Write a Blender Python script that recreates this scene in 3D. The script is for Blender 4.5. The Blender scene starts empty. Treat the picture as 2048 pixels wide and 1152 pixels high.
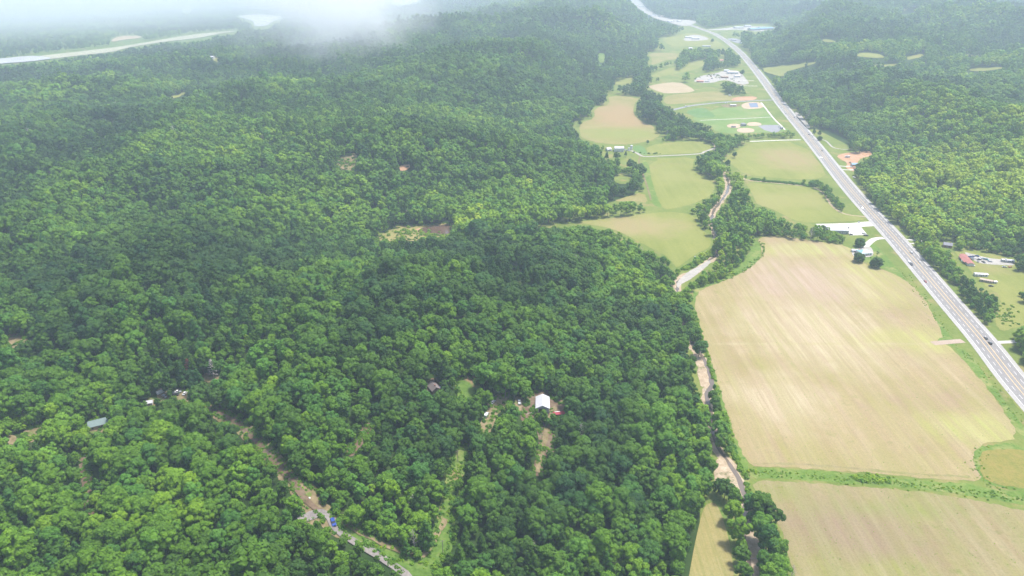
import bpy, bmesh, math, random
import numpy as np
from mathutils import Vector, geometry

random.seed(7)
RNG = np.random.default_rng(11)
R = math.radians
SC = bpy.context.scene
COL = SC.collection

# ------------------------------------------------------------------ camera
CAM_H = 300.0
FPX = 1384.0                      # focal length in pixels of a 2048 px wide frame
PITCH = R(25.36)
cam_data = bpy.data.cameras.new("camera")
cam_data.sensor_width = 36.0
cam_data.lens = 36.0 * FPX / 2048.0
cam_data.clip_start = 1.0
cam_data.clip_end = 60000.0
cam = bpy.data.objects.new("camera", cam_data)
COL.objects.link(cam)
cam.location = (0, 0, CAM_H)
cam.rotation_euler = (math.pi / 2 - PITCH, 0, 0)
SC.camera = cam

# ------------------------------------------------------------------ light
SUN_EL, SUN_AZ = R(69), R(60)     # azimuth clockwise from +Y
world = bpy.data.worlds.new("World")
SC.world = world
world.use_nodes = True
wn = world.node_tree
for n in list(wn.nodes):
    wn.nodes.remove(n)
w_out = wn.nodes.new("ShaderNodeOutputWorld")
w_bg = wn.nodes.new("ShaderNodeBackground")
w_sky = wn.nodes.new("ShaderNodeTexSky")
w_sky.sky_type = 'NISHITA'
w_sky.sun_disc = False
w_sky.sun_elevation = SUN_EL
w_sky.sun_rotation = SUN_AZ
w_sky.air_density = 1.0
w_sky.dust_density = 3.0
w_sky.ozone_density = 1.0
w_bg.inputs["Strength"].default_value = 0.15
wn.links.new(w_sky.outputs[0], w_bg.inputs[0])
wn.links.new(w_bg.outputs[0], w_out.inputs[0])

sun_data = bpy.data.lights.new("sun", 'SUN')
sun_data.energy = 3.4
sun_data.angle = R(8.0)
sun_data.color = (1.0, 0.965, 0.91)
sun = bpy.data.objects.new("sun", sun_data)
COL.objects.link(sun)
sd = Vector((math.sin(SUN_AZ) * math.cos(SUN_EL), math.cos(SUN_AZ) * math.cos(SUN_EL), math.sin(SUN_EL)))
sun.rotation_euler = sd.to_track_quat('Z', 'Y').to_euler()
sun.location = (0, 0, 900)

SC.view_settings.view_transform = 'Standard'
SC.view_settings.look = 'None'
SC.view_settings.gamma = 1.0
SC.view_settings.exposure = 0.80
SC.cycles.use_denoising = True
SC.cycles.max_bounces = 9
SC.cycles.diffuse_bounces = 3
SC.cycles.glossy_bounces = 2
SC.cycles.transmission_bounces = 2
SC.cycles.volume_bounces = 6
SC.cycles.transparent_max_bounces = 4
SC.cycles.use_adaptive_sampling = True
SC.cycles.adaptive_threshold = 0.02

# ------------------------------------------------------------------ projection helpers
CT, ST = math.cos(PITCH), math.sin(PITCH)
W0, H0 = 2048.0, 1152.0


def project(x, y, z):
    """world -> photograph pixel (arrays)"""
    dz = z - CAM_H
    zc = y * CT - dz * ST
    up = y * ST + dz * CT
    zc = np.maximum(zc, 1.0)
    return W0 / 2 + FPX * x / zc, H0 / 2 - FPX * up / zc, zc


def unproj(px, py, z=0.0):
    """pixel -> world at height z"""
    a = (px - W0 / 2) / FPX
    b = (H0 / 2 - py) / FPX
    dx, dy, dz = a, CT + b * ST, -ST + b * CT
    t = (z - CAM_H) / dz
    return dx * t, dy * t


# ------------------------------------------------------------------ noise
def _hash(ix, iy, seed):
    h = (ix.astype(np.int64) * 374761393 + iy.astype(np.int64) * 668265263 + seed * 1442695041) & 0xffffffff
    h = ((h ^ (h >> 13)) * 1274126177) & 0xffffffff
    return ((h ^ (h >> 16)) & 0xffff) / 65535.0


def vnoise(x, y, seed=0):
    ix, iy = np.floor(x), np.floor(y)
    fx, fy = x - ix, y - iy
    fx = fx * fx * fx * (fx * (fx * 6 - 15) + 10)
    fy = fy * fy * fy * (fy * (fy * 6 - 15) + 10)
    a, b = _hash(ix, iy, seed), _hash(ix + 1, iy, seed)
    c, d = _hash(ix, iy + 1, seed), _hash(ix + 1, iy + 1, seed)
    return (a * (1 - fx) + b * fx) * (1 - fy) + (c * (1 - fx) + d * fx) * fy


def sstep(t):
    t = np.clip(t, 0, 1)
    return t * t * (3 - 2 * t)


# ------------------------------------------------------------------ the layout, traced as outlines on the ground
VALLEY = [
    [(1392, 1500), (1400, 1000), (1400, 850), (1375, 720), (1350, 600), (1335, 545), (1180, 462), (1000, 465),
     (760, 482), (756, 466), (900, 447), (1120, 425), (1220, 405), (1265, 392), (1290, 360), (1200, 320), (1140, 255),
     (1190, 190), (1280, 110), (1310, 80), (1340, 64), (1385, 40), (1430, 50), (1550, 45), (1560, 62), (1500, 90), (1510, 125),
     (1590, 215), (1640, 262), (1740, 312), (1790, 420), (1860, 472), (2060, 490), (2700, 700), (3200, 1100), (3400, 1500)],
    [(-900, 225), (0, 142), (226, 116), (399, 94), (480, 76), (575, 70), (700, 36), (860, 14), (900, -22), (-900, -22)],
    [(1235, -18), (1290, -18), (1320, 20), (1400, 38), (1440, 60), (1380, 68), (1330, 50), (1270, 24)],
]
VALLEY_W = [[unproj(px, py) for px, py in poly] for poly in VALLEY]

NU, NV = 300, 470
UMAX, Y0, YA = 1.4, -200.0, 400.0
LB = math.log((22000 + YA) / (Y0 + YA)) / (NV - 1)


def poly_dist(x, y, poly):
    """distance outside a polygon (0 inside)"""
    x = np.asarray(x); y = np.asarray(y)
    best = np.full(x.shape, 1e18)
    inside = np.zeros(x.shape, bool)
    n = len(poly)
    for i in range(n):
        x1, y1 = poly[i]; x2, y2 = poly[(i + 1) % n]
        dx, dy = x2 - x1, y2 - y1
        t = np.clip(((x - x1) * dx + (y - y1) * dy) / (dx * dx + dy * dy + 1e-9), 0, 1)
        best = np.minimum(best, (x - x1 - t * dx) ** 2 + (y - y1 - t * dy) ** 2)
        if y1 != y2:
            c = ((y1 > y) != (y2 > y)) & (x < (x2 - x1) * (y - y1) / (y2 - y1) + x1)
            inside ^= c
    d = np.sqrt(best)
    d[inside] = 0
    return d


def hill_raw(x, y):
    ds = [poly_dist(x, y, p) for p in VALLEY_W]
    m = sstep((np.minimum(ds[0], ds[2]) - 12) / 230.0) * sstep((ds[1] - 12) / 1500.0) ** .8
    wx = x + 140 * (vnoise(x / 700, y / 700, 5) - .5)
    wy = y + 140 * (vnoise(x / 700, y / 700, 6) - .5)
    a = 1 - np.abs(2 * vnoise(wx / 520, wy / 430, 1) - 1)
    b = 1 - np.abs(2 * vnoise(wx / 210 + 7, wy / 190, 2) - 1)
    c = vnoise(wx / 95, wy / 95, 3)
    far = sstep((y - 900) / 2500.0)
    h = 7 + (34 + 70 * far) * a ** 1.3 + (24 + 24 * far) * b ** 1.2 + 5 * c
    return m * h * (1 - .62 * sstep((y - 2300) / 2600.0))


js = np.arange(NV)
YR = (Y0 + YA) * np.exp(LB * js) - YA
US = np.linspace(-UMAX, UMAX, NU)
GU, GY = np.meshgrid(US, YR)
GX = GU * (GY + YA)
GZ = hill_raw(GX, GY)


def height(x, y):
    x = np.asarray(x, float); y = np.asarray(y, float)
    j = np.log(np.maximum(y + YA, (Y0 + YA))) - math.log(Y0 + YA)
    j = np.clip(j / LB, 0, NV - 1.001)
    i = np.clip((x / np.maximum(y + YA, 1) + UMAX) / (2 * UMAX) * (NU - 1), 0, NU - 1.001)
    j0 = j.astype(int); i0 = i.astype(int)
    fj = j - j0; fi = i - i0
    return ((GZ[j0, i0] * (1 - fi) + GZ[j0, i0 + 1] * fi) * (1 - fj)
            + (GZ[j0 + 1, i0] * (1 - fi) + GZ[j0 + 1, i0 + 1] * fi) * fj)


def ground_at(px, py):
    """where the ground is that is seen at this pixel"""
    z = 0.0
    for _ in range(40):
        x, y = unproj(px, py, z)
        zn = float(height(np.array([x]), np.array([y]))[0])
        if abs(zn - z) < 0.02:
            break
        z = z * 0.6 + zn * 0.4
    x, y = unproj(px, py, z)
    return x, y, float(height(np.array([x]), np.array([y]))[0])


# ------------------------------------------------------------------ object helpers
def link(o, parent=None):
    COL.objects.link(o)
    if parent is not None:
        o.parent = parent
    return o


def tag(o, label=None, cat=None, group=None, kind=None):
    if label: o["label"] = label
    if cat: o["category"] = cat
    if group: o["group"] = group
    if kind: o["kind"] = kind
    return o


def empty(name, loc=(0, 0, 0), rz=0.0):
    o = bpy.data.objects.new(name, None)
    o.empty_display_size = 0.5
    o.location = loc
    o.rotation_euler = (0, 0, rz)
    COL.objects.link(o)
    return o


class MB:
    """collects geometry and links it as one mesh object"""
    def __init__(s):
        s.v, s.f = [], []

    def add(s, vs, fs):
        b = len(s.v)
        s.v += [tuple(v) for v in vs]
        s.f += [tuple(i + b for i in f) for f in fs]
        return s

    def box(s, x0, x1, y0, y1, z0, z1, taper=0.0, tz=None):
        t = taper
        vs = [(x0, y0, z0), (x1, y0, z0), (x1, y1, z0), (x0, y1, z0),
              (x0 + t, y0 + t, z1), (x1 - t, y0 + t, z1), (x1 - t, y1 - t, z1), (x0 + t, y1 - t, z1)]
        return s.add(vs, [(3, 2, 1, 0), (4, 5, 6, 7), (0, 1, 5, 4), (1, 2, 6, 5), (2, 3, 7, 6), (3, 0, 4, 7)])

    def prism(s, pts, y0, y1):
        """profile pts in x,z pushed along y"""
        n = len(pts)
        vs = [(p[0], y0, p[1]) for p in pts] + [(p[0], y1, p[1]) for p in pts]
        fs = [tuple(range(n)), tuple(range(2 * n - 1, n - 1, -1))]
        for i in range(n):
            k = (i + 1) % n
            fs.append((i, i + n, k + n, k))
        return s.add(vs, fs)

    def cyl(s, c, r0, r1, h, n=8, axis='z'):
        vs = []
        for k, (r, t) in enumerate(((r0, 0), (r1, h))):
            for i in range(n):
                a = 2 * math.pi * i / n
                p = (r * math.cos(a), r * math.sin(a), t)
                if axis == 'x': p = (p[2], p[0], p[1])
                if axis == 'y': p = (p[0], p[2], p[1])
                vs.append((c[0] + p[0], c[1] + p[1], c[2] + p[2]))
        fs = [tuple(range(n - 1, -1, -1)), tuple(range(n, 2 * n))]
        for i in range(n):
            k = (i + 1) % n
            fs.append((i, k, k + n, i + n))
        return s.add(vs, fs)

    def build(s, name, mat, parent=None, smooth=False):
        me = bpy.data.meshes.new(name)
        me.from_pydata(s.v, [], s.f)
        bm = bmesh.new(); bm.from_mesh(me)
        bmesh.ops.recalc_face_normals(bm, faces=bm.faces)
        bm.to_mesh(me); bm.free()
        if mat: me.materials.append(mat)
        if smooth:
            me.polygons.foreach_set('use_smooth', [True] * len(me.polygons))
        return link(bpy.data.objects.new(name, me), parent)


def np_mesh(name, V, F, mat_idx=None, mats=()):
    """V (n,3); F list of arrays (k,m)"""
    me = bpy.data.meshes.new(name)
    V = np.asarray(V, np.float32)
    me.vertices.add(len(V)); me.vertices.foreach_set('co', V.ravel())
    loops = np.concatenate([f.ravel() for f in F]).astype(np.int32)
    tot = np.concatenate([np.full(len(f), f.shape[1]) for f in F]).astype(np.int32)
    start = np.concatenate([[0], np.cumsum(tot)[:-1]]).astype(np.int32)
    me.loops.add(len(loops)); me.loops.foreach_set('vertex_index', loops)
    me.polygons.add(len(tot)); me.polygons.foreach_set('loop_start', start)
    for m in mats: me.materials.append(m)
    if mat_idx is not None:
        me.polygons.foreach_set('material_index', np.asarray(mat_idx, np.int32))
    me.update(calc_edges=True)
    return me


def copy_tree(o, parent=None):
    c = o.copy(); COL.objects.link(c); c.parent = parent
    for ch in CHILD.get(o.name, []):
        copy_tree(ch, c)
    return c


CHILD = {}


def remember(o, kids):
    CHILD[o.name] = kids


# ------------------------------------------------------------------ materials
def newmat(name):
    m = bpy.data.materials.new(name)
    m.use_nodes = True
    nt = m.node_tree
    for n in list(nt.nodes): nt.nodes.remove(n)
    out = nt.nodes.new("ShaderNodeOutputMaterial")
    return m, nt, out


def N(nt, kind, **kw):
    n = nt.nodes.new(kind)
    for k, v in kw.items():
        if k in n.inputs.keys(): n.inputs[k].default_value = v
        else: setattr(n, k, v)
    return n


def ramp(nt, stops, src):
    r = nt.nodes.new("ShaderNodeValToRGB")
    el = r.color_ramp.elements
    el[0].position, el[0].color = stops[0][0], (*stops[0][1], 1)
    el[1].position, el[1].color = stops[-1][0], (*stops[-1][1], 1)
    for p, c in stops[1:-1]:
        e = el.new(p); e.color = (*c, 1)
    nt.links.new(src, r.inputs[0])
    return r.outputs[0]


def coords(nt, scale=(1, 1, 1), rotz=0.0):
    tc = nt.nodes.new("ShaderNodeNewGeometry")
    mp = nt.nodes.new("ShaderNodeMapping")
    mp.inputs['Scale'].default_value = scale
    mp.inputs['Rotation'].default_value = (0, 0, rotz)
    nt.links.new(tc.outputs['Position'], mp.inputs['Vector'])
    return mp.outputs[0]


def noise(nt, vec, scale, detail=3.0, rough=0.55):
    n = nt.nodes.new("ShaderNodeTexNoise")
    n.inputs['Scale'].default_value = scale
    n.inputs['Detail'].default_value = detail
    n.inputs['Roughness'].default_value = rough
    nt.links.new(vec, n.inputs['Vector'])
    return n.outputs[0]


def mix(nt, fac, a, b, mode='MIX'):
    m = nt.nodes.new("ShaderNodeMix"); m.data_type = 'RGBA'; m.blend_type = mode
    m.clamp_factor = True
    if isinstance(fac, float): m.inputs[0].default_value = fac
    else: nt.links.new(fac, m.inputs[0])
    for i, s in ((6, a), (7, b)):
        if isinstance(s, tuple): m.inputs[i].default_value = (*s, 1)
        else: nt.links.new(s, m.inputs[i])
    return m.outputs[2]


def math_n(nt, op, a, b=0.0, c=None):
    m = nt.nodes.new("ShaderNodeMath"); m.operation = op
    for i, s in enumerate((a, b) if c is None else (a, b, c)):
        if isinstance(s, (int, float)): m.inputs[i].default_value = s
        else: nt.links.new(s, m.inputs[i])
    return m.outputs[0]


def bsdf(nt, out, col, rough=0.9, bump=None, bstr=0.3, metallic=0.0, spec=0.3):
    p = nt.nodes.new("ShaderNodeBsdfPrincipled")
    if isinstance(col, tuple): p.inputs['Base Color'].default_value = (*col, 1)
    else: nt.links.new(col, p.inputs['Base Color'])
    p.inputs['Roughness'].default_value = rough
    p.inputs['Metallic'].default_value = metallic
    p.inputs['Specular IOR Level'].default_value = spec
    if bump is not None:
        b = nt.nodes.new("ShaderNodeBump"); b.inputs['Strength'].default_value = bstr
        b.inputs['Distance'].default_value = 0.5
        nt.links.new(bump, b.inputs['Height'])
        nt.links.new(b.outputs[0], p.inputs['Normal'])
    nt.links.new(p.outputs[0], out.inputs['Surface'])
    return p


def mat_plain(name, col, rough=0.7, metallic=0.0, var=0.15, scale=0.6, spec=0.4):
    m, nt, out = newmat(name)
    n = noise(nt, coords(nt), scale, 4)
    dark = tuple(c * (1 - var) for c in col); light = tuple(min(1, c * (1 + var)) for c in col)
    c = ramp(nt, [(0.3, dark), (0.7, light)], n)
    bsdf(nt, out, c, rough, metallic=metallic, spec=spec)
    return m


def mat_ground(name, stops, patch=None, streak=None, fine=0.35, big=0.02, sc=0.25, rough=1.0, aniso=(1, 1, 1), rotz=0.0, spots=()):
    """stops: ramp on mixed large + small noise. patch: (colour, low, high, scale) second tone in patches.
    streak: (colour, amount, across scale, angle)"""
    m, nt, out = newmat(name)
    v = coords(nt, aniso, rotz)
    n1 = noise(nt, v, big, 5, 0.6)
    n2 = noise(nt, v, sc, 4, 0.65)
    f = math_n(nt, 'ADD', math_n(nt, 'MULTIPLY', n1, 1 - fine), math_n(nt, 'MULTIPLY', n2, fine))
    c = ramp(nt, stops, f)
    if patch:
        for (pc, lo, hi, s) in patch:
            pn = noise(nt, coords(nt, aniso, rotz), s, 6, 0.62)
            mk = nt.nodes.new("ShaderNodeMapRange"); mk.inputs[1].default_value = lo; mk.inputs[2].default_value = hi
            nt.links.new(pn, mk.inputs[0])
            c = mix(nt, mk.outputs[0], c, pc)
    for (px, py, rx, ry, pc) in spots:     # soft patch of other growth, or painted sunlight mid-field; centre and size in metres on the ground
        x, y = unproj(px, py)
        g = nt.nodes.new("ShaderNodeNewGeometry")
        sub = nt.nodes.new("ShaderNodeVectorMath"); sub.operation = 'SUBTRACT'; sub.inputs[1].default_value = (x, y, 0)
        nt.links.new(g.outputs['Position'], sub.inputs[0])
        dv = nt.nodes.new("ShaderNodeVectorMath"); dv.operation = 'DIVIDE'; dv.inputs[1].default_value = (rx, ry, 1e6)
        nt.links.new(sub.outputs[0], dv.inputs[0])
        ln = nt.nodes.new("ShaderNodeVectorMath"); ln.operation = 'LENGTH'; nt.links.new(dv.outputs[0], ln.inputs[0])
        wob = math_n(nt, 'ADD', ln.outputs['Value'], math_n(nt, 'MULTIPLY', math_n(nt, 'SUBTRACT', noise(nt, coords(nt), 0.03, 6, .65), .5), 1.7))
        mk = nt.nodes.new("ShaderNodeMapRange"); mk.inputs[1].default_value = 1.25; mk.inputs[2].default_value = .45
        nt.links.new(wob, mk.inputs[0])
        c = mix(nt, mk.outputs[0], c, pc)
    for (pc, amt, s, ang) in (streak if isinstance(streak, list) else [streak] if streak else []):
        sv = coords(nt, (1.0, 0.035, 1), ang)
        sn = noise(nt, sv, s, 5, 0.7)
        mk = nt.nodes.new("ShaderNodeMapRange"); mk.inputs[1].default_value = 0.42; mk.inputs[2].default_value = 0.62
        mk.inputs[4].default_value = amt
        nt.links.new(sn, mk.inputs[0])
        c = mix(nt, mk.outputs[0], c, pc)
    n3 = noise(nt, coords(nt), 0.9, 2)
    c = mix(nt, math_n(nt, 'MULTIPLY', math_n(nt, 'SUBTRACT', n3, 0.45), 1.6), c, mix(nt, 1.0, c, (0.62, 0.66, 0.55), 'MULTIPLY'))
    bsdf(nt, out, c, rough, bump=n2, bstr=0.4, spec=0.1)
    return m


M = {}
M['floor'] = mat_ground('undergrowth', [(0.3, (0.016, 0.036, 0.008)), (0.55, (0.032, 0.062, 0.013)), (0.75, (0.06, 0.07, 0.025))])
M['grass'] = mat_ground('meadow_grass', [(0.3, (0.082, 0.131, 0.021)), (0.5, (0.139, 0.180, 0.037)), (0.7, (0.213, 0.221, 0.066))],
                        patch=[((0.246, 0.205, 0.082), 0.54, 0.68, 0.035)])
M['brightgrass'] = mat_ground('bright_grass', [(0.3, (0.07, 0.13, 0.02)), (0.52, (0.12, 0.19, 0.035)), (0.72, (0.21, 0.24, 0.07))], fine=0.6, patch=[((0.26, 0.25, 0.09), 0.52, 0.68, 0.06), ((0.07, 0.14, 0.02), 0.55, 0.66, 0.2)])
M['rough_grass'] = mat_ground('rough_grass', [(0.3, (0.05, 0.10, 0.015)), (0.5, (0.10, 0.17, 0.03)), (0.7, (0.22, 0.22, 0.08))], fine=0.6,
                              patch=[((0.25, 0.16, 0.09), 0.55, 0.66, 0.05)])
SPOT1 = [(1640, 660, 75, 75, (0.43, 0.36, 0.235)), (1560, 800, 40, 40, (0.42, 0.35, 0.23)), (1600, 500, 90, 22, (0.33, 0.33, 0.12)), (1720, 560, 40, 60, (0.34, 0.33, 0.12)), (1850, 680, 60, 25, (0.34, 0.34, 0.11)), (1960, 860, 40, 22, (0.33, 0.34, 0.11)),  # first, pale centre: a gap of sunlight painted in; the greens are growth
         (1640, 688, 105, 2.4, (0.40, 0.35, 0.20)), (1600, 560, 60, 60, (0.38, 0.29, 0.22))]
M['stubble'] = mat_ground('stubble_field', [(0.25, (0.220, 0.187, 0.080)), (0.42, (0.278, 0.223, 0.110)), (0.58, (0.327, 0.257, 0.136)), (0.75, (0.375, 0.304, 0.176))],
                          patch=[((0.246, 0.226, 0.073), 0.47, 0.66, 0.013), ((0.270, 0.187, 0.124), 0.54, 0.70, 0.022), ((0.196, 0.195, 0.059), 0.58, 0.70, 0.11)],
                          streak=[((0.384, 0.304, 0.198), 0.5, 0.10, 0.02), ((0.253, 0.171, 0.116), 0.35, 0.17, 0.05), ((0.253, 0.242, 0.080), 0.45, 0.06, 0.0), ((0.246, 0.195, 0.103), 0.42, 0.42, 0.03)], fine=0.6, spots=SPOT1)
M['stubble2'] = mat_ground('weedy_stubble', [(0.25, (0.203, 0.169, 0.075)), (0.42, (0.242, 0.201, 0.095)), (0.58, (0.282, 0.231, 0.122)), (0.75, (0.320, 0.269, 0.163))],
                           patch=[((0.211, 0.215, 0.061), 0.44, 0.62, 0.016), ((0.235, 0.162, 0.102), 0.54, 0.68, 0.024), ((0.157, 0.177, 0.048), 0.56, 0.70, 0.10)],
                           streak=[((0.328, 0.269, 0.177), 0.5, 0.11, 0.05), ((0.211, 0.154, 0.089), 0.3, 0.2, 0.06), ((0.195, 0.207, 0.068), 0.45, 0.07, 0.02), ((0.203, 0.162, 0.082), 0.42, 0.45, 0.05)], fine=0.6,
                           spots=[(1540, 985, 22, 10, (0.203, 0.215, 0.061)), (1760, 1020, 60, 9, (0.195, 0.215, 0.061)), (1700, 1060, 40, 25, (0.227, 0.162, 0.109))])
M['pasture'] = mat_ground('pasture', [(0.3, (0.146, 0.173, 0.035)), (0.5, (0.190, 0.207, 0.049)), (0.7, (0.241, 0.239, 0.069))],
                          patch=[((0.253, 0.207, 0.089), 0.56, 0.74, 0.008)], fine=0.4,
                          spots=[(1580, 318, 55, 75, (0.266, 0.213, 0.099)), (1270, 452, 60, 42, (0.266, 0.221, 0.099)), (1560, 400, 70, 40, (0.234, 0.227, 0.074)), (1340, 350, 30, 40, (0.216, 0.221, 0.064))],
                          streak=[((0.241, 0.246, 0.074), .4, .08, 0.0)])
M['pasture_tan'] = mat_ground('tan_pasture', [(0.3, (0.177, 0.180, 0.049)), (0.5, (0.241, 0.213, 0.079)), (0.7, (0.291, 0.239, 0.109))],
                              patch=[((0.153, 0.187, 0.040), 0.54, 0.70, 0.007)], fine=0.4,
                              spots=[(1240, 232, 70, 150, (0.291, 0.207, 0.099)), (1245, 268, 90, 60, (0.208, 0.221, 0.060))])
M['tan'] = mat_ground('tan_stubble', [(0.3, (0.305, 0.239, 0.139)), (0.5, (0.366, 0.293, 0.185)), (0.7, (0.419, 0.332, 0.231))], fine=0.4)
M['mown'] = mat_ground('mown_strip', [(0.3, (0.218, 0.190, 0.070)), (0.5, (0.268, 0.227, 0.090)), (0.7, (0.304, 0.263, 0.125))],
                       streak=((0.181, 0.183, 0.055), 0.7, 0.45, 0.0), fine=0.4)
M['rust'] = mat_ground('rusty_grass', [(0.3, (0.131, 0.156, 0.033)), (0.5, (0.213, 0.189, 0.049)), (0.7, (0.279, 0.197, 0.074))], fine=0.5)
M['dirt'] = mat_ground('red_dirt', [(0.3, (0.088, 0.057, 0.035)), (0.5, (0.144, 0.100, 0.065)), (0.7, (0.216, 0.171, 0.120))], fine=0.6, big=0.05,
                       patch=[((0.040, 0.081, 0.020), 0.60, 0.68, 0.22)])
M['track'] = mat_ground('track_dirt', [(0.3, (0.12, 0.10, 0.04)), (0.48, (0.19, 0.15, 0.08)), (0.7, (0.29, 0.23, 0.14))], fine=0.6, big=0.06,
                        patch=[((0.10, 0.15, 0.03), 0.55, 0.66, 0.16)])
M['orange'] = mat_ground('orange_clay', [(0.3, (0.320, 0.169, 0.092)), (0.5, (0.419, 0.246, 0.147)), (0.7, (0.472, 0.332, 0.231))], fine=0.5, big=0.05)
M['peach'] = mat_ground('ball_field_clay', [(0.3, (0.381, 0.277, 0.193)), (0.5, (0.443, 0.332, 0.239)), (0.7, (0.488, 0.385, 0.293))], fine=0.5, big=0.05)
M['gravel'] = mat_ground('gravel', [(0.3, (0.274, 0.259, 0.236)), (0.5, (0.351, 0.328, 0.298)), (0.7, (0.427, 0.396, 0.358))], fine=0.7, big=0.05)
M['greygravel'] = mat_ground('grey_gravel_road', [(0.3, (0.139, 0.123, 0.115)), (0.5, (0.205, 0.184, 0.172)), (0.7, (0.279, 0.254, 0.230))], fine=0.6, big=0.06)
M['sand'] = mat_ground('creek_sand', [(0.3, (0.246, 0.189, 0.123)), (0.5, (0.369, 0.287, 0.197)), (0.7, (0.492, 0.410, 0.312))], fine=0.7, big=0.08,
                       patch=[((0.115, 0.123, 0.041), 0.58, 0.66, 0.09)])
M['concrete'] = mat_ground('concrete', [(0.3, (0.464, 0.440, 0.400)), (0.5, (0.528, 0.504, 0.464)), (0.7, (0.576, 0.551, 0.512))], fine=0.4)
M['asphalt'] = mat_ground('worn_asphalt', [(0.3, (0.211, 0.199, 0.195)), (0.5, (0.242, 0.231, 0.225)), (0.7, (0.273, 0.261, 0.254))], fine=0.5, big=0.03,
                          streak=None)
M['lot'] = mat_ground('car_park_asphalt', [(0.3, (0.210, 0.210, 0.227)), (0.5, (0.252, 0.252, 0.269)), (0.7, (0.286, 0.286, 0.302))], fine=0.4)
M['shoulder'] = mat_ground('shoulder_asphalt', [(0.3, (0.328, 0.312, 0.297)), (0.5, (0.367, 0.352, 0.336)), (0.7, (0.406, 0.391, 0.375))], fine=0.5)
M['park'] = mat_ground('park_grass', [(0.3, (0.107, 0.193, 0.039)), (0.5, (0.153, 0.224, 0.062)), (0.7, (0.229, 0.246, 0.101))], fine=0.3)
M['parkgreen'] = mat_ground('sports_turf', [(0.3, (0.085, 0.170, 0.044)), (0.5, (0.113, 0.197, 0.059)), (0.7, (0.160, 0.210, 0.079))], fine=0.3)
M['white_paint'] = mat_plain('white_paint', (0.78, 0.77, 0.74), 0.6, var=0.06)
M['yellow_paint'] = mat_plain('yellow_paint', (0.72, 0.50, 0.20), 0.6, var=0.08)


def mat_water(name, col, rough=0.12):
    m, nt, out = newmat(name)
    n = noise(nt, coords(nt), 0.8, 3)
    c = ramp(nt, [(0.3, tuple(k * .75 for k in col)), (0.7, col)], noise(nt, coords(nt), 0.03, 3))
    bsdf(nt, out, c, rough, bump=n, bstr=0.06, spec=0.6)
    return m


M['pond'] = mat_water('muddy_pond', (0.12, 0.075, 0.05))
M['creek'] = mat_water('creek_water', (0.15, 0.12, 0.09), 0.15)
M['lake'] = mat_water('lake_water', (0.40, 0.40, 0.38), 0.5)


def mat_leaf(name, dark, mid, light, extra=None, bark=False):
    """foliage whose tone differs from tree to tree (tint) and a little from clump to clump"""
    m, nt, out = newmat(name)
    at = nt.nodes.new("ShaderNodeAttribute"); at.attribute_type = 'INSTANCER'; at.attribute_name = 'tint'
    tc = nt.nodes.new("ShaderNodeTexCoord")
    nz = nt.nodes.new("ShaderNodeTexNoise"); nz.inputs['Scale'].default_value = 0.55; nz.inputs['Detail'].default_value = 2
    nt.links.new(tc.outputs['Object'], nz.inputs['Vector'])
    f = math_n(nt, 'ADD', at.outputs['Fac'], math_n(nt, 'MULTIPLY', math_n(nt, 'SUBTRACT', nz.outputs[0], 0.5), 0.5))
    c = ramp(nt, [(0.0, dark), (0.5, mid), (1.0, light)] if extra is None else [(0.0, dark), (0.45, mid), (0.85, light), (1.0, extra)], f)
    oi = nt.nodes.new("ShaderNodeObjectInfo")
    hm = nt.nodes.new("ShaderNodeMapRange"); hm.inputs[1].default_value = .62; hm.inputs[2].default_value = 1.0; hm.inputs[4].default_value = .75
    nt.links.new(oi.outputs['Random'], hm.inputs[0])
    c = mix(nt, hm.outputs[0], c, mix(nt, 1.0, c, (0.62, 0.92, 3.2), 'MULTIPLY'))
    d = nt.nodes.new("ShaderNodeBsdfPrincipled")
    nt.links.new(c, d.inputs['Base Color'])
    d.inputs['Roughness'].default_value = 0.65
    d.inputs['Specular IOR Level'].default_value = 0.25
    t = nt.nodes.new("ShaderNodeBsdfTranslucent")
    nt.links.new(mix(nt, 1.0, c, (1.0, 1.15, 0.5), 'MULTIPLY'), t.inputs['Color'])
    ms = nt.nodes.new("ShaderNodeMixShader"); ms.inputs[0].default_value = 0.22
    nt.links.new(d.outputs[0], ms.inputs[1]); nt.links.new(t.outputs[0], ms.inputs[2])
    nt.links.new(ms.outputs[0], out.inputs['Surface'])
    return m


M['leaf'] = mat_leaf('foliage', (0.028, 0.078, 0.007), (0.098, 0.212, 0.008), (0.215, 0.355, 0.010), (0.34, 0.44, 0.018))
M['deadleaf'] = mat_plain('dead_needles', (0.24, 0.11, 0.07), 0.9, var=0.3, scale=1.2)
M['bark'] = mat_plain('bark', (0.16, 0.13, 0.10), 0.9, var=0.3, scale=2)
M['palebark'] = mat_plain('pale_bark', (0.38, 0.34, 0.30), 0.9, var=0.25, scale=2)

# ------------------------------------------------------------------ terrain
V = np.stack([GX.ravel(), GY.ravel(), GZ.ravel()], 1)
idx = np.arange(NV * NU).reshape(NV, NU)
F = np.stack([idx[:-1, :-1].ravel(), idx[:-1, 1:].ravel(), idx[1:, 1:].ravel(), idx[1:, :-1].ravel()], 1)
me = np_mesh('ground', V, [F], mats=[M['floor']])
me.polygons.foreach_set('use_smooth', [True] * len(me.polygons))
tag(link(bpy.data.objects.new('ground', me)), 'wooded rolling ground of the hills and valley', None, kind='structure')


def smooth_poly(pts, n=2):
    for _ in range(n):
        q = []
        for i in range(len(pts)):
            a, b = pts[i], pts[(i + 1) % len(pts)]
            q.append((a[0] * .75 + b[0] * .25, a[1] * .75 + b[1] * .25))
            q.append((a[0] * .25 + b[0] * .75, a[1] * .25 + b[1] * .75))
        pts = q
    return pts


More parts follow.
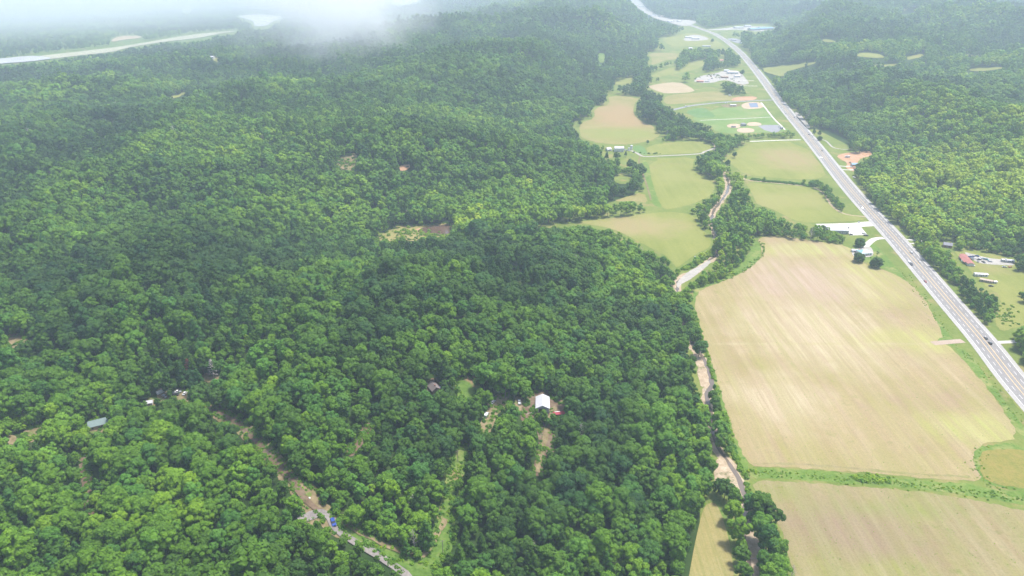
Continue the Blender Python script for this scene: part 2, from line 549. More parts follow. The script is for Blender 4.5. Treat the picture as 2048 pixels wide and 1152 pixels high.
def grow(poly, d):
    """push an outline outwards, a little more towards the viewer where crowns hide the ground"""
    n = len(poly)
    area = sum(poly[i][0] * poly[(i + 1) % n][1] - poly[(i + 1) % n][0] * poly[i][1] for i in range(n))
    sg = 1 if area > 0 else -1
    out = []
    for i in range(n):
        a, b, c = Vector(poly[i - 1]), Vector(poly[i]), Vector(poly[(i + 1) % n])
        t = ((b - a).normalized() + (c - b).normalized())
        t = t.normalized() if t.length > .2 else (c - b).normalized()
        nx, ny = t.y * sg, -t.x * sg
        out.append((b.x + nx * d, b.y + ny * d + max(0, ny) * d))
    return out


def sheet(name, pxpoly, mat, off, label=None, smooth=1, jag=0.0, hill=False):
    """a sheet laid on the ground inside an outline"""
    if name == 'clearing':
        cx = sum(p[0] for p in pxpoly) / len(pxpoly); cy = sum(p[1] for p in pxpoly) / len(pxpoly)
        pxpoly = grow(pxpoly, 6.0 if cy > 600 else 2.0)
    pts = smooth_poly(pxpoly, smooth) if smooth else list(pxpoly)
    wp = []
    for px, py in pts:
        if hill: x, y, _ = ground_at(px, py)
        else: x, y = unproj(px, py)
        wp.append((x, y))
    if jag:
        q = []
        for i in range(len(wp)):
            a, b = Vector(wp[i]), Vector(wp[(i + 1) % len(wp)])
            k = max(1, int((b - a).length / (jag * 2.5)))
            for t in range(k):
                p = a.lerp(b, t / k)
                q.append((p.x + random.uniform(-jag, jag) * .6, p.y + random.uniform(-jag, jag) * .8))
        wp = q
    bm = bmesh.new()
    vs = [bm.verts.new((x, y, 0)) for x, y in wp]
    tris = geometry.tessellate_polygon([[Vector((x, y, 0)) for x, y in wp]])
    for t in tris:
        try: bm.faces.new([vs[i] for i in t])
        except ValueError: pass
    if hill:
        lim = 6.0 if wp[0][1] < 900 else 45.0 if wp[0][1] > 2500 else 25.0
        for _ in range(7):
            es = [e for e in bm.edges if e.calc_length() > lim]
            if not es or len(bm.verts) > 8000: break
            bmesh.ops.subdivide_edges(bm, edges=es, cuts=1)
            bmesh.ops.triangulate(bm, faces=bm.faces[:])
    co = np.array([(v.co.x, v.co.y) for v in bm.verts])
    z = height(co[:, 0], co[:, 1]) if hill else np.zeros(len(co))
    for v, zz in zip(bm.verts, z): v.co.z = zz + off
    bmesh.ops.recalc_face_normals(bm, faces=bm.faces)
    if sum(f.normal.z for f in bm.faces) < 0:
        bmesh.ops.reverse_faces(bm, faces=bm.faces)
    m = bpy.data.meshes.new(name); bm.to_mesh(m); bm.free()
    m.materials.append(mat)
    o = link(bpy.data.objects.new(name, m))
    return tag(o, label, None, kind='structure')


def catmull(pts, step=8.0):
    P = [Vector(p) for p in pts]
    P = [P[0] * 2 - P[1]] + P + [P[-1] * 2 - P[-2]]
    out = []
    for i in range(1, len(P) - 2):
        k = max(2, int((P[i + 1] - P[i]).length / step))
        for t in range(k):
            s = t / k
            out.append(0.5 * ((2 * P[i]) + (-P[i - 1] + P[i + 1]) * s + (2 * P[i - 1] - 5 * P[i] + 4 * P[i + 1] - P[i + 2]) * s * s
                              + (-P[i - 1] + 3 * P[i] - 3 * P[i + 1] + P[i + 2]) * s ** 3))
    out.append(P[-2])
    return out


def wpath(pxpts, hill=False, step=8.0):
    return catmull([(ground_at(px, py)[:2] if hill else unproj(px, py)) for px, py in pxpts], step)


def ribbon_geo(path, lo, hi, off, i0=0, i1=None, step=1, rough=0.0):
    """strip between lateral offsets lo..hi along path"""
    vs, fs = [], []
    i1 = len(path) if i1 is None else i1
    for k, i in enumerate(range(i0, i1, step)):
        p = path[i]
        a = path[max(0, i - 1)]; b = path[min(len(path) - 1, i + 1)]
        t = (b - a).normalized(); n = Vector((t.y, -t.x))
        l = lo + (random.uniform(-rough, rough) if rough else 0)
        h = hi + (random.uniform(-rough, rough) if rough else 0)
        for o_ in (l, h):
            q = p + n * o_
            vs.append((q.x, q.y, off))
        if k: fs.append((2 * k - 2, 2 * k - 1, 2 * k + 1, 2 * k))
    v = np.array(vs)
    v[:, 2] += height(v[:, 0], v[:, 1])
    return [tuple(q) for q in v], fs


def ribbon(name, pxpts, width, mat, off, hill=False, label=None, step=6.0, rough=0.0, lo=None, hi=None):
    path = wpath(pxpts, hill, step)
    if hill: off += .45
    mb = MB()
    mb.add(*ribbon_geo(path, -width / 2 if lo is None else lo, width / 2 if hi is None else hi, off, rough=rough))
    o = mb.build(name, mat)
    return tag(o, label, None, kind='structure')


# outlines of all ground the photograph shows free of trees (pixels of the 2048 px picture)
BIGFIELD = [(1513, 474), (1560, 472), (1640, 483), (1697, 492), (1712, 512), (1735, 532), (1772, 540), (1805, 556), (1845, 590), (1880, 655),
            (1886, 676), (1868, 684), (1900, 692), (1930, 725), (1965, 765), (2000, 810), (2042, 878), (1985, 884), (1950, 895), (1948, 930),
            (1968, 962), (1880, 960), (1780, 950), (1650, 940), (1540, 934), (1500, 931), (1482, 900), (1458, 838), (1440, 775), (1415, 700),
            (1398, 640), (1388, 600), (1400, 580), (1450, 562), (1490, 542), (1520, 520), (1526, 500)]
LOWFIELD = [(1503, 962), (1560, 962), (1700, 972), (1820, 980), (1940, 998), (2048, 1022), (2200, 1060), (2500, 1150), (2500, 1500),
            (1650, 1500), (1600, 1200), (1578, 1110), (1560, 1050), (1535, 1010), (1515, 990)]
OPEN = {
    'fieldside': [(1513, 470), (1640, 482), (1695, 490), (1690, 470), (1697, 462), (1740, 443), (1757, 470), (1800, 520), (1870, 600), (1930, 690),
                  (2048, 860), (2600, 1300), (2600, 1520), (1660, 1520), (1598, 1152), (1579, 1113), (1570, 1082), (1563, 1037), (1542, 1003), (1500, 991), (1482, 926),
                  (1463, 890), (1460, 856), (1433, 773), (1410, 690), (1393, 623), (1384, 590), (1392, 575), (1440, 561), (1470, 538), (1500, 512), (1505, 490)],
    'highway': [(1372, 44), (1395, 50), (1417, 60), (1442, 67), (1455, 75), (1487, 82), (1478, 90), (1482, 99), (1500, 103), (1500, 116), (1521, 137),
                (1542, 166), (1567, 206), (1591, 222), (1612, 243), (1619, 257), (1640, 257), (1665, 262), (1695, 280), (1695, 300), (1712, 305), (1740, 302), (1742, 311),
                (1714, 322), (1709, 344), (1714, 363), (1735, 392), (1758, 422), (1796, 449), (1827, 481), (1831, 498), (1869, 536), (1917, 585), (1938, 616),
                (1976, 651), (2008, 672), (2030, 678), (2034, 705), (2060, 742), (2600, 1200), (2600, 1300), (2048, 870), (1985, 790), (1920, 690), (1850, 610), (1790, 530),
                (1745, 470), (1730, 450), (1697, 417), (1681, 392), (1645, 361), (1655, 347), (1609, 280), (1588, 264), (1560, 240), (1530, 200), (1500, 150), (1478, 112),
                (1452, 92), (1430, 74), (1400, 60), (1375, 52)],
    'lot': [(1660, 452), (1636, 446), (1740, 440), (1762, 462), (1700, 490), (1693, 484), (1690, 470), (1676, 464), (1664, 460)],
    'creek1': [(1380, 685), (1387, 690), (1390, 703), (1408, 708), (1420, 735), (1428, 770), (1421, 776), (1425, 790), (1421, 815), (1428, 820), (1424, 828), (1414, 812),
               (1404, 790), (1399, 775), (1396, 755), (1391, 740), (1399, 728), (1392, 712), (1382, 705)],
    'creek2': [(1413, 857), (1428, 868), (1432, 888), (1442, 898), (1460, 912), (1477, 940), (1491, 970), (1497, 992), (1493, 1010), (1493, 1040), (1480, 1044), (1484, 1010),
               (1480, 990), (1458, 966), (1430, 965), (1427, 915), (1432, 900), (1420, 880)],
    'creek3': [(1513, 1064), (1490, 1075), (1486, 1090), (1491, 1110), (1493, 1125), (1500, 1150), (1510, 1220), (1528, 1220), (1520, 1152), (1511, 1120)],
    'mown': [(1422, 983), (1433, 990), (1447, 1020), (1461, 1060), (1471, 1100), (1479, 1152), (1492, 1300), (1340, 1300), (1378, 1152), (1388, 1090), (1397, 1050), (1406, 1010)],
    'bend': [(1350, 560), (1370, 541), (1395, 529), (1432, 508), (1436, 513), (1419, 531), (1400, 545), (1390, 560), (1365, 572), (1358, 586), (1350, 580)],
    'fieldE': [(1064, 456), (1134, 442), (1221, 433), (1290, 426), (1322, 422), (1370, 423), (1391, 432), (1402, 454), (1428, 475), (1423, 497), (1397, 509), (1361, 538),
               (1352, 538), (1335, 515), (1305, 500), (1269, 481), (1228, 460), (1169, 451), (1110, 452)],
    'fieldD': [(1205, 302), (1212, 290), (1230, 287), (1265, 289), (1300, 287), (1370, 280), (1400, 280), (1425, 289), (1431, 298), (1405, 307), (1395, 311), (1387, 334),
               (1394, 345), (1416, 356), (1434, 363), (1433, 381), (1422, 395), (1394, 409), (1381, 417), (1344, 421), (1316, 422), (1297, 408), (1270, 402), (1225, 405),
               (1219, 409), (1216, 401), (1247, 393), (1289, 381), (1283, 357), (1288, 343), (1270, 325), (1247, 337), (1240, 322), (1238, 312), (1225, 318), (1205, 312)],
    'glade': [(1231, 352), (1245, 349), (1262, 353), (1262, 362), (1245, 366), (1229, 362)],
    'fieldC': [(1214, 187), (1283, 194), (1271, 208), (1269, 229), (1287, 243), (1311, 250), (1311, 264), (1332, 271), (1290, 289), (1214, 293), (1158, 278), (1155, 264),
               (1144, 243), (1186, 236), (1183, 215), (1217, 208)],
    'patchC': [(1224, 167), (1262, 154), (1270, 163), (1240, 171)],
    'park': [(1290, 174), (1308, 167), (1356, 161), (1383, 172), (1435, 177), (1452, 190), (1494, 192), (1522, 188), (1545, 195), (1592, 266), (1582, 262), (1522, 266),
             (1475, 268), (1431, 264), (1424, 252), (1390, 243), (1369, 229), (1350, 222), (1345, 216), (1321, 208), (1328, 190)],
    'yard': [(1375, 158), (1410, 147), (1449, 138), (1465, 136), (1485, 130), (1478, 115), (1495, 130), (1530, 188), (1494, 192), (1488, 172), (1468, 162), (1450, 162),
             (1435, 170), (1400, 168), (1380, 163)],
    'fieldB': [(1300, 150), (1337, 134), (1352, 132), (1354, 142), (1372, 133), (1378, 125), (1417, 118), (1408, 126), (1406, 136), (1380, 143), (1360, 150), (1335, 152), (1307, 157)],
    'fieldA': [(1292, 104), (1347, 104), (1361, 108), (1354, 120), (1330, 122), (1314, 128), (1300, 133), (1294, 126), (1302, 118)],
    'fieldZ': [(1316, 77), (1361, 68), (1382, 62), (1415, 70), (1441, 83), (1455, 98), (1399, 93), (1378, 98), (1347, 96), (1337, 90), (1319, 84)],
    'redroof': [(1436, 115), (1450, 115), (1451, 123), (1436, 123)],
    'town': [(1256, -14), (1275, -2), (1288, 10), (1296, 20), (1312, 30), (1345, 39), (1392, 41), (1392, 47), (1370, 54), (1340, 46), (1300, 34), (1275, 16), (1262, 4)],
    'school': [(1398, 60), (1469, 51), (1500, 48), (1537, 48), (1556, 57), (1510, 65), (1490, 62), (1443, 65), (1441, 71), (1415, 66)],
    'hillfield1': [(1521, 139), (1542, 134), (1636, 123), (1626, 130), (1591, 139), (1570, 146), (1570, 154), (1542, 150)],
    'hillfield2': [(1709, 109), (1737, 105), (1768, 111), (1765, 117), (1716, 114)],
    'hillfield3': [(1811, 115), (1851, 107), (1834, 119), (1811, 121)],
    'hillfield4': [(1747, 131), (1796, 126), (1796, 130), (1751, 136)],
    'hillfield5': [(1924, 108), (1966, 110), (1940, 114)],
    'hillfield6': [(1931, 138), (2008, 134), (2002, 140), (1938, 144)],
    'hillfield7': [(1803, 24), (1834, 16), (1830, 24), (1808, 30)],
    'hillfield8': [(1636, 80), (1686, 78), (1662, 87)],
    'fieldF': [(1504, 278), (1609, 276), (1662, 345), (1640, 361), (1633, 357), (1588, 361), (1542, 356), (1487, 351), (1463, 333), (1445, 320), (1460, 305), (1480, 293)],
    'fieldG': [(1487, 361), (1542, 366), (1591, 368), (1622, 373), (1643, 385), (1655, 403), (1681, 424), (1735, 431), (1745, 447), (1636, 449), (1598, 446), (1570, 435),
               (1542, 418), (1511, 411), (1508, 401), (1497, 380)],
    'lawn': [(1880, 482), (1905, 481), (1911, 497), (1925, 503), (1931, 497), (1983, 505), (2030, 517), (2028, 543), (2070, 547), (2070, 560), (2037, 588), (2036, 602), (2070, 606),
             (2070, 637), (2028, 658), (2001, 668), (1985, 644), (1999, 609), (1997, 588), (1973, 578), (1956, 560), (1938, 543), (1917, 515), (1900, 498), (1885, 493)],
    'creek0': [(1447, 349), (1458, 360), (1462, 380), (1446, 408), (1431, 425), (1427, 438), (1419, 437), (1421, 422), (1440, 400), (1452, 380), (1450, 362)],
    'track': [(408, 806), (440, 816), (462, 830), (497, 852), (522, 880), (557, 914), (591, 952), (636, 984), (642, 1008), (657, 1018), (678, 1053), (688, 1072), (668, 1064),
              (652, 1050), (636, 1031), (618, 1045), (602, 1041), (609, 1026), (598, 997), (569, 958), (535, 921), (507, 892), (486, 866), (464, 848), (424, 824)],
    'cut': [(673, 1033), (693, 1043), (710, 1057), (752, 1077), (790, 1093), (815, 1118), (835, 1120), (857, 1110), (868, 1077), (877, 1040), (892, 995), (899, 946), (904, 919),
            (922, 893), (932, 892), (932, 919), (923, 945), (911, 965), (903, 995), (904, 1040), (904, 1080), (890, 1110), (872, 1130), (855, 1155), (825, 1165), (800, 1145),
            (785, 1128), (755, 1108), (740, 1090), (717, 1084), (690, 1071)],
    'drive': [(1076, 845), (1082, 847), (1092, 862), (1107, 872), (1107, 896), (1093, 900), (1086, 918), (1083, 945), (1067, 946), (1075, 925), (1080, 904), (1085, 885), (1080, 862)],
    'yardH': [(1046, 833), (1049, 815), (1060, 797), (1068, 786), (1099, 785), (1103, 799), (1126, 807), (1129, 829), (1116, 834), (1104, 823), (1096, 822), (1080, 822), (1066, 818), (1062, 837), (1050, 837)],
    'gladeA': [(986, 797), (1015, 791), (1019, 800), (1006, 812), (993, 818), (985, 835), (981, 850), (971, 867), (962, 862), (970, 835), (980, 815)],
    'gladeB': [(1034, 796), (1043, 800), (1047, 815), (1040, 823), (1035, 810)],
    'gladeC': [(914, 760), (942, 756), (953, 768), (955, 776), (943, 799), (935, 802), (923, 790), (915, 774)],
    'cabin': [(857, 766), (868, 760), (879, 769), (873, 784), (860, 781)],
    'pathA': [(735, 850), (743, 852), (729, 872), (717, 888), (701, 906), (696, 901), (711, 880), (728, 859)],
    'pathB': [(155, 901), (163, 904), (175, 930), (178, 960), (179, 995), (193, 1024), (181, 1023), (171, 1002), (170, 960), (164, 930)],
    'roofL': [(178, 848), (200, 835), (218, 833), (217, 849), (200, 857), (180, 857)],
    'shedL': [(294, 801), (306, 800), (306, 810), (295, 811)],
    'carsL': [(315, 779), (333, 784), (336, 798), (321, 798)],
    'carsM': [(346, 782), (376, 782), (380, 800), (368, 807), (350, 797)],
    'gladeL': [(54, 858), (78, 852), (80, 866), (60, 877), (50, 872)],
    'gladeM': [(18, 875), (30, 875), (28, 881), (18, 881)],
    'gladeN': [(408, 750), (440, 749), (440, 756), (410, 756)],
    'dirtL': [(13, 675), (49, 669), (53, 676), (40, 686), (21, 693), (13, 697)],
    'pond': [(752, 476), (772, 466), (781, 459), (794, 452), (824, 451), (841, 451), (896, 447), (900, 452), (901, 467), (878, 471), (853, 470), (835, 474), (831, 479),
             (815, 479), (808, 468), (795, 472), (783, 480), (761, 477)],
    'cleared': [(673, 328), (682, 316), (707, 307), (715, 312), (704, 339), (692, 336), (679, 335)],
    'cleared2': [(798, 333), (818, 330), (819, 335), (803, 341)],
    'flood': [(-400, 150), (0, 119), (69, 110), (160, 100), (243, 90), (312, 79), (382, 67), (476, 60), (470, 66), (434, 72), (399, 82), (330, 84), (260, 95), (226, 105), (156, 112),
              (104, 121), (69, 124), (0, 129), (-400, 165)],
    'lake': [(472, 33), (514, 29), (569, 34), (545, 43), (535, 52), (507, 54), (509, 44), (493, 38)],
    'lake2': [(783, -6), (842, -6), (838, 5), (808, 11), (785, 7)],
    'farA': [(222, 80), (240, 73), (275, 72), (287, 76), (240, 81), (226, 85)],
    'farB': [(417, 114), (434, 115), (439, 127), (427, 122)],
    'farC': [(337, 196), (375, 184), (374, 190), (346, 198)],
    'farD': [(1196, 107), (1210, 107), (1209, 126), (1197, 126)],
    'farE': [(366, 18), (384, 17), (384, 21), (366, 22)],
}

MX0, MY0, MW, MH = -700, -60, 3500, 1700
mask = np.zeros((MH, MW), bool)


def raster(poly, arr, val=True):
    ys = [p[1] for p in poly]
    for y in range(max(MY0, int(min(ys))), min(MY0 + MH, int(max(ys)) + 2)):
        xs = []
        for i in range(len(poly)):
            (x1, y1), (x2, y2) = poly[i], poly[(i + 1) % len(poly)]
            if (y1 > y + .5) != (y2 > y + .5):
                xs.append(x1 + (y + .5 - y1) * (x2 - x1) / (y2 - y1))
        xs.sort()
        for a, b in zip(xs[::2], xs[1::2]):
            i0, i1 = max(0, int(round(a)) - MX0), min(MW, int(round(b)) - MX0)
            arr[y - MY0, i0:i1] = val


for p in OPEN.values():
    raster(p, mask)


def is_open(px, py):
    ix = np.clip((px - MX0).astype(int), 0, MW - 1)
    iy = np.clip((py - MY0).astype(int), 0, MH - 1)
    return mask[iy, ix]


# ------------------------------------------------------------------ ground sheets
G = []
sheet('valley_grass', VALLEY[0], M['grass'], 0.03, 'open green grass of the valley floor', smooth=0)
sheet('river_plain', VALLEY[1], M['rough_grass'], 0.3, 'low flat land beyond the river', smooth=0)
sheet('field', BIGFIELD, M['stubble'], 0.12, 'large pale stubble field beside the highway', jag=1.5)
sheet('field', LOWFIELD, M['stubble2'], 0.12, 'weedy stubble field in the bottom right corner', jag=1.0)
sheet('grass_strip', [(1495, 934), (1600, 938), (1720, 948), (1850, 962), (1950, 968), (1955, 975), (2060, 985), (2300, 1010), (2300, 1045), (2060, 1012), (1950, 992), (1820, 976),
                      (1700, 968), (1560, 957), (1498, 958)], M['brightgrass'], 0.07, 'bright green ditch between the two stubble fields', jag=1.0)
sheet('field', [(1960, 903), (2000, 898), (2060, 902), (2300, 920), (2300, 990), (2060, 980), (1975, 965), (1958, 935)], M['rust'], 0.16,
      'rusty green patch at the right edge beside the stubble field', jag=1.0)
sheet('grass_strip', [(1955, 893), (2045, 883), (2200, 1000), (2100, 1000), (2060, 985), (1968, 968), (1948, 935), (1945, 905)], M['brightgrass'], 0.07,
      'green rim of the rusty patch at the right edge', jag=1.0)
sheet('field', [(1408, 1012), (1428, 1003), (1441, 1022), (1453, 1060), (1462, 1100), (1468, 1152), (1480, 1300), (1350, 1300), (1378, 1152), (1388, 1095), (1398, 1050)],
      M['mown'], 0.12, 'mown strip between the wood and the creek trees')
sheet('grass_strip', [(1412, 1000), (1420, 985), (1436, 992), (1452, 1025), (1465, 1065), (1475, 1105), (1484, 1152), (1500, 1300), (1478, 1300), (1468, 1152), (1460, 1098), (1450, 1050),
                      (1436, 1015), (1425, 1002)], M['brightgrass'], 0.08, 'green edge of the mown strip along the creek trees')
sheet('grass_strip', [(1384, 590), (1392, 572), (1440, 558), (1475, 532), (1500, 505), (1500, 490), (1515, 480), (1524, 500), (1519, 520), (1490, 541), (1450, 561), (1400, 578), (1389, 600),
                      (1399, 640), (1416, 700), (1441, 775), (1459, 838), (1483, 900), (1500, 931), (1497, 991), (1482, 930), (1462, 893), (1455, 856), (1431, 773), (1405, 690)],
      M['brightgrass'], 0.07, 'green margin of the large stubble field along the creek', jag=0.8)
sheet('grass_strip', [(1702, 490), (1740, 478), (1790, 530), (1850, 610), (1925, 700), (1870, 682), (1884, 668), (1842, 588), (1800, 552), (1765, 536), (1728, 522)], M['brightgrass'], 0.07,
      'green verge and lawn between the stubble field and the highway', jag=0.8)
sheet('grass_strip', [(1905, 692), (1935, 700), (2000, 790), (2060, 870), (2300, 1120), (2250, 1120), (2045, 880), (2000, 806), (1960, 758), (1928, 720)], M['brightgrass'], 0.08,
      'green verge below the field entrance beside the highway', jag=0.8)
sheet('field', [(1140, 446), (1221, 436), (1290, 428), (1322, 424), (1368, 425), (1388, 434), (1398, 455), (1424, 476), (1419, 496), (1394, 506), (1361, 531),
                (1352, 536), (1335, 513), (1305, 498), (1269, 479), (1228, 458), (1180, 449)], M['pasture'], 0.12, 'green and pink pasture in the bend above the creek', jag=1.0)
sheet('field', [(1296, 318), (1392, 313), (1384, 334), (1390, 346), (1414, 358), (1430, 366), (1429, 380), (1418, 393), (1390, 407), (1344, 418), (1325, 418), (1305, 370)],
      M['pasture'], 0.12, 'smooth yellow green pasture below the farm driveway', jag=1.0)
sheet('field', [(1284, 318), (1293, 318), (1309, 370), (1328, 419), (1303, 408), (1292, 370), (1286, 340)], M['brightgrass'], 0.10, 'darker green swath beside the yellow green pasture', jag=1.0)
sheet('field', [(1225, 403), (1250, 394), (1288, 384), (1297, 407), (1270, 402)], M['pasture_tan'], 0.12, 'tan corner of pasture below the wood edge', jag=1.0)
sheet('field', [(1290, 291), (1368, 283), (1400, 283), (1421, 291), (1424, 297), (1400, 306), (1298, 310)], M['pasture'], 0.12, 'small pasture above the farm driveway', jag=1.0)
sheet('field', [(1264, 293), (1286, 290), (1297, 310), (1288, 311), (1270, 303)], M['parkgreen'], 0.10, 'vivid green garden plot beside the white farm building', jag=.5)
sheet('field', [(1216, 190), (1280, 196), (1268, 208), (1266, 229), (1285, 245), (1308, 252), (1308, 262), (1325, 270), (1290, 286), (1216, 290), (1162, 276), (1159, 264),
                (1160, 246), (1190, 237), (1188, 216), (1220, 210)], M['pasture_tan'], 0.12, 'hourglass shaped tan and green field by the wood', jag=1.5)
sheet('field', [(1294, 174), (1308, 169), (1356, 163), (1381, 174), (1392, 184), (1340, 187), (1325, 186)], M['tan'], 0.12, 'pale tan stubble field left of the scrap yard', jag=1)
sheet('field', [(1332, 190), (1392, 186), (1435, 180), (1452, 192), (1530, 200), (1440, 200), (1355, 209), (1325, 207)], M['pasture_tan'], 0.12, 'tan meadow above the park road', jag=1)
sheet('field', [(1302, 151), (1337, 136), (1352, 134), (1356, 143), (1372, 134), (1380, 126), (1415, 119), (1406, 134), (1380, 142), (1335, 151), (1307, 155)], M['pasture'], 0.15,
      'narrow pasture winding between tree lines', jag=1)
sheet('field', [(1295, 106), (1346, 106), (1358, 109), (1352, 119), (1330, 120), (1314, 127), (1302, 131), (1305, 118)], M['pasture_tan'], 0.15, 'tan field at the wood edge far up the valley', jag=1)
sheet('field', [(1320, 78), (1361, 70), (1382, 64), (1413, 72), (1439, 84), (1450, 95), (1399, 91), (1347, 94), (1337, 88)], M['pasture'], 0.15, 'pale pasture round the far white buildings', jag=1)
sheet('field', [(1506, 284), (1602, 283), (1655, 345), (1638, 358), (1588, 359), (1542, 355), (1490, 349), (1467, 332), (1450, 320), (1464, 306), (1482, 297)], M['pasture'], 0.12,
      'pasture with a pinkish middle beside the highway', jag=1)
sheet('field', [(1490, 364), (1542, 369), (1591, 371), (1622, 376), (1640, 387), (1652, 404), (1676, 425), (1726, 435), (1728, 441), (1638, 446), (1600, 444), (1572, 433), (1545, 418),
                (1514, 409), (1510, 400), (1500, 380)], M['pasture'], 0.12, 'curved hay field between the tree line and the highway', jag=1)
sheet('field', [(1380, 236), (1450, 212), (1522, 206), (1545, 234), (1560, 250), (1582, 262), (1522, 266), (1475, 268), (1431, 264), (1424, 252), (1395, 243)], M['park'], 0.12,
      'mown green park round the ball fields', jag=1)
sheet('field', [(1369, 222), (1400, 215), (1415, 218), (1435, 236), (1400, 237), (1385, 233)], M['parkgreen'], 0.17, 'vivid green triangle of turf in the park', jag=.5)
sheet('field', [(1905, 500), (1931, 501), (1983, 509), (2030, 520), (2028, 543), (2100, 548), (2100, 640), (2028, 656), (2003, 665), (1988, 644), (2001, 609), (1999, 588), (1975, 576),
                (1958, 558), (1940, 541), (1920, 515)], M['pasture'], 0.12, 'yellow green lawn right of the highway trees', jag=1)
for nm in ('hillfield1', 'hillfield2', 'hillfield3', 'hillfield4', 'hillfield5', 'hillfield6', 'hillfield7', 'hillfield8', 'farB', 'farC', 'farE'):
    sheet('hill_meadow', OPEN[nm], M['pasture'], 1.2, 'small pale meadow among the far wooded hills', hill=True, smooth=1, jag=7)
sheet('hill_meadow', OPEN['farD'], M['brightgrass'], 1.2, 'small green clearing on the wooded slope', hill=True)
sheet('hill_meadow', OPEN['farA'], M['tan'], 1.8, 'pale meadow beyond the river plain', hill=True)
sheet('hill_meadow', OPEN['patchC'], M['pasture'], 0.5, 'small meadow at the wood edge above the hourglass field', hill=True)
sheet('river_bank', [(-400, 156), (0, 122), (69, 114), (160, 104), (243, 94), (312, 82), (382, 70), (472, 61.5), (468, 64), (434, 69), (399, 77), (330, 84), (260, 95), (226, 105), (156, 112), (104, 119), (69, 122), (0, 127), (-400, 163)], mat_ground('pale_flat', [(0.3, (0.26, 0.27, 0.16)), (0.5, (0.34, 0.33, 0.23)), (0.7, (0.40, 0.38, 0.30))], fine=.5), 2.0, 'long pale flat along the far river', hill=True)
sheet('river', [(-400, 150), (0, 119), (60, 113), (80, 114), (110, 118), (69, 124), (0, 129), (-400, 165)], M['lake'], 3.0, 'pale river at the upper left edge', hill=True)
sheet('lake', OPEN['lake'], M['lake'], 2.0, 'pale lake at the end of the river flat', hill=True)
sheet('lake', OPEN['lake2'], M['lake'], 2.0, 'small bright lake at the top edge', hill=True)
sheet('town_ground', OPEN['town'], M['gravel'], 1.0, 'bright built up strip along the far highway', hill=True)

# tracks, clearings
sheet('clearing', OPEN['track'], M['track'], 0.25, 'diagonal dirt and grass clearing through the wood', hill=True, jag=0.6)
sheet('clearing', OPEN['cut'], M['rough_grass'], 0.25, 'grassy clearing right of the gravel road', hill=True, jag=0.6)
ribbon('gravel_road', [(600, 1044), (625, 1032), (645, 1026), (662, 1040), (676, 1062), (700, 1080), (745, 1105), (775, 1125), (810, 1150), (860, 1200)], 4.6, M['greygravel'], 0.34, hill=True,
       label='grey gravel road through the clearing with the blue car', rough=.4, step=4)
ribbon('dirt_track', [(420, 818), (470, 843), (520, 892), (560, 935), (600, 985), (622, 1012), (645, 1026)], 3.6, M['dirt'], 0.33, hill=True, label='worn dirt track down the diagonal clearing', rough=.5, step=4)
ribbon('dirt_track', [(660, 1025), (700, 1055), (745, 1078), (790, 1100), (845, 1112), (872, 1075), (893, 1040)], 3.0, M['track'], 0.31, hill=True, label='faint dirt track along the grassy clearing', rough=.6, step=4)
sheet('clearing', OPEN['drive'], M['dirt'], 0.25, 'red dirt drive below the white roofed house', hill=True, jag=0.5)
ribbon('dirt_track', [(1110, 815), (1096, 850), (1090, 880), (1082, 910), (1074, 946)], 3.4, M['track'], 0.33, hill=True, label='wheel ruts down the red dirt drive', rough=.3, step=4)
sheet('clearing', OPEN['yardH'], M['dirt'], 0.25, 'bare dirt yard round the white roofed house', hill=True, jag=0.5)
sheet('clearing', OPEN['gladeA'], M['track'], 0.25, 'tan clearing and path left of the white roofed house', hill=True, jag=0.5)
sheet('clearing', OPEN['gladeB'], M['track'], 0.25, 'small dirt patch beside the white roofed house', hill=True, jag=0.5)
sheet('clearing', OPEN['gladeC'], M['rough_grass'], 0.25, 'bright grassy glade beside the brown cabin', hill=True, jag=1.3)
for nm, lb in (('pathA', 'short red dirt path in the middle of the wood'), ('pathB', 'narrow red dirt path in the wood at the left'),
               ('carsM', 'dirt yard with parked cars at the top of the diagonal clearing'), ('dirtL', 'pink bare dirt patch at the left edge of the wood'),
               ('gladeN', 'dirt patch beside the dead pines'), ('gladeL', 'tan glade in the wood at the left'), ('gladeM', 'tiny tan glade at the left edge'),
               ('carsL', 'dirt patch with white cars in the wood'), ('roofL', 'dirt patch round the grey green roof'), ('shedL', 'dirt patch under the white shed'),
               ('cabin', 'dirt under the brown cabin')):
    sheet('clearing', OPEN[nm], M['dirt'] if nm in ('pathA', 'pathB', 'cabin') else M['track'], 0.25, lb, hill=True, jag=0.4)
sheet('clearing', OPEN['cleared'], M['track'], 0.5, 'half cleared tan slope in the far wood', hill=True, jag=2)
sheet('clearing', OPEN['cleared2'], M['orange'], 0.5, 'small orange dirt clearing in the far wood', hill=True, jag=.5)
sheet('clearing', OPEN['glade'], M['grass'], 0.5, 'small grassy glade by the farm trees', hill=True, jag=.5)
sheet('clearing', OPEN['pond'], M['pasture_tan'], 0.2, 'tan and green clearing left of the pond', jag=1)
sheet('pond', [(843, 456), (858, 454), (880, 451), (896, 448), (905, 452), (903, 467), (880, 469), (858, 467), (841, 466), (834, 463)], M['pond'], 0.3, 'brown muddy pond at the wood edge')
sheet('pond_bank', [(829, 459), (838, 457), (843, 457), (836, 461)], M['orange'], 0.35, 'orange bank at the left end of the pond')
sheet('dirt_yard', [(1672, 312), (1690, 306), (1720, 303), (1742, 302), (1745, 312), (1722, 316), (1714, 326), (1709, 344), (1700, 340), (1690, 335), (1696, 326), (1680, 318)], M['orange'], 0.14,
      'orange clay yard beside the highway', jag=.6)
sheet('dirt_yard', [(1752, 318), (1762, 305), (1770, 306), (1768, 322), (1760, 328)], M['orange'], 1.0, 'orange clay cut in the trees', hill=True, jag=.6)
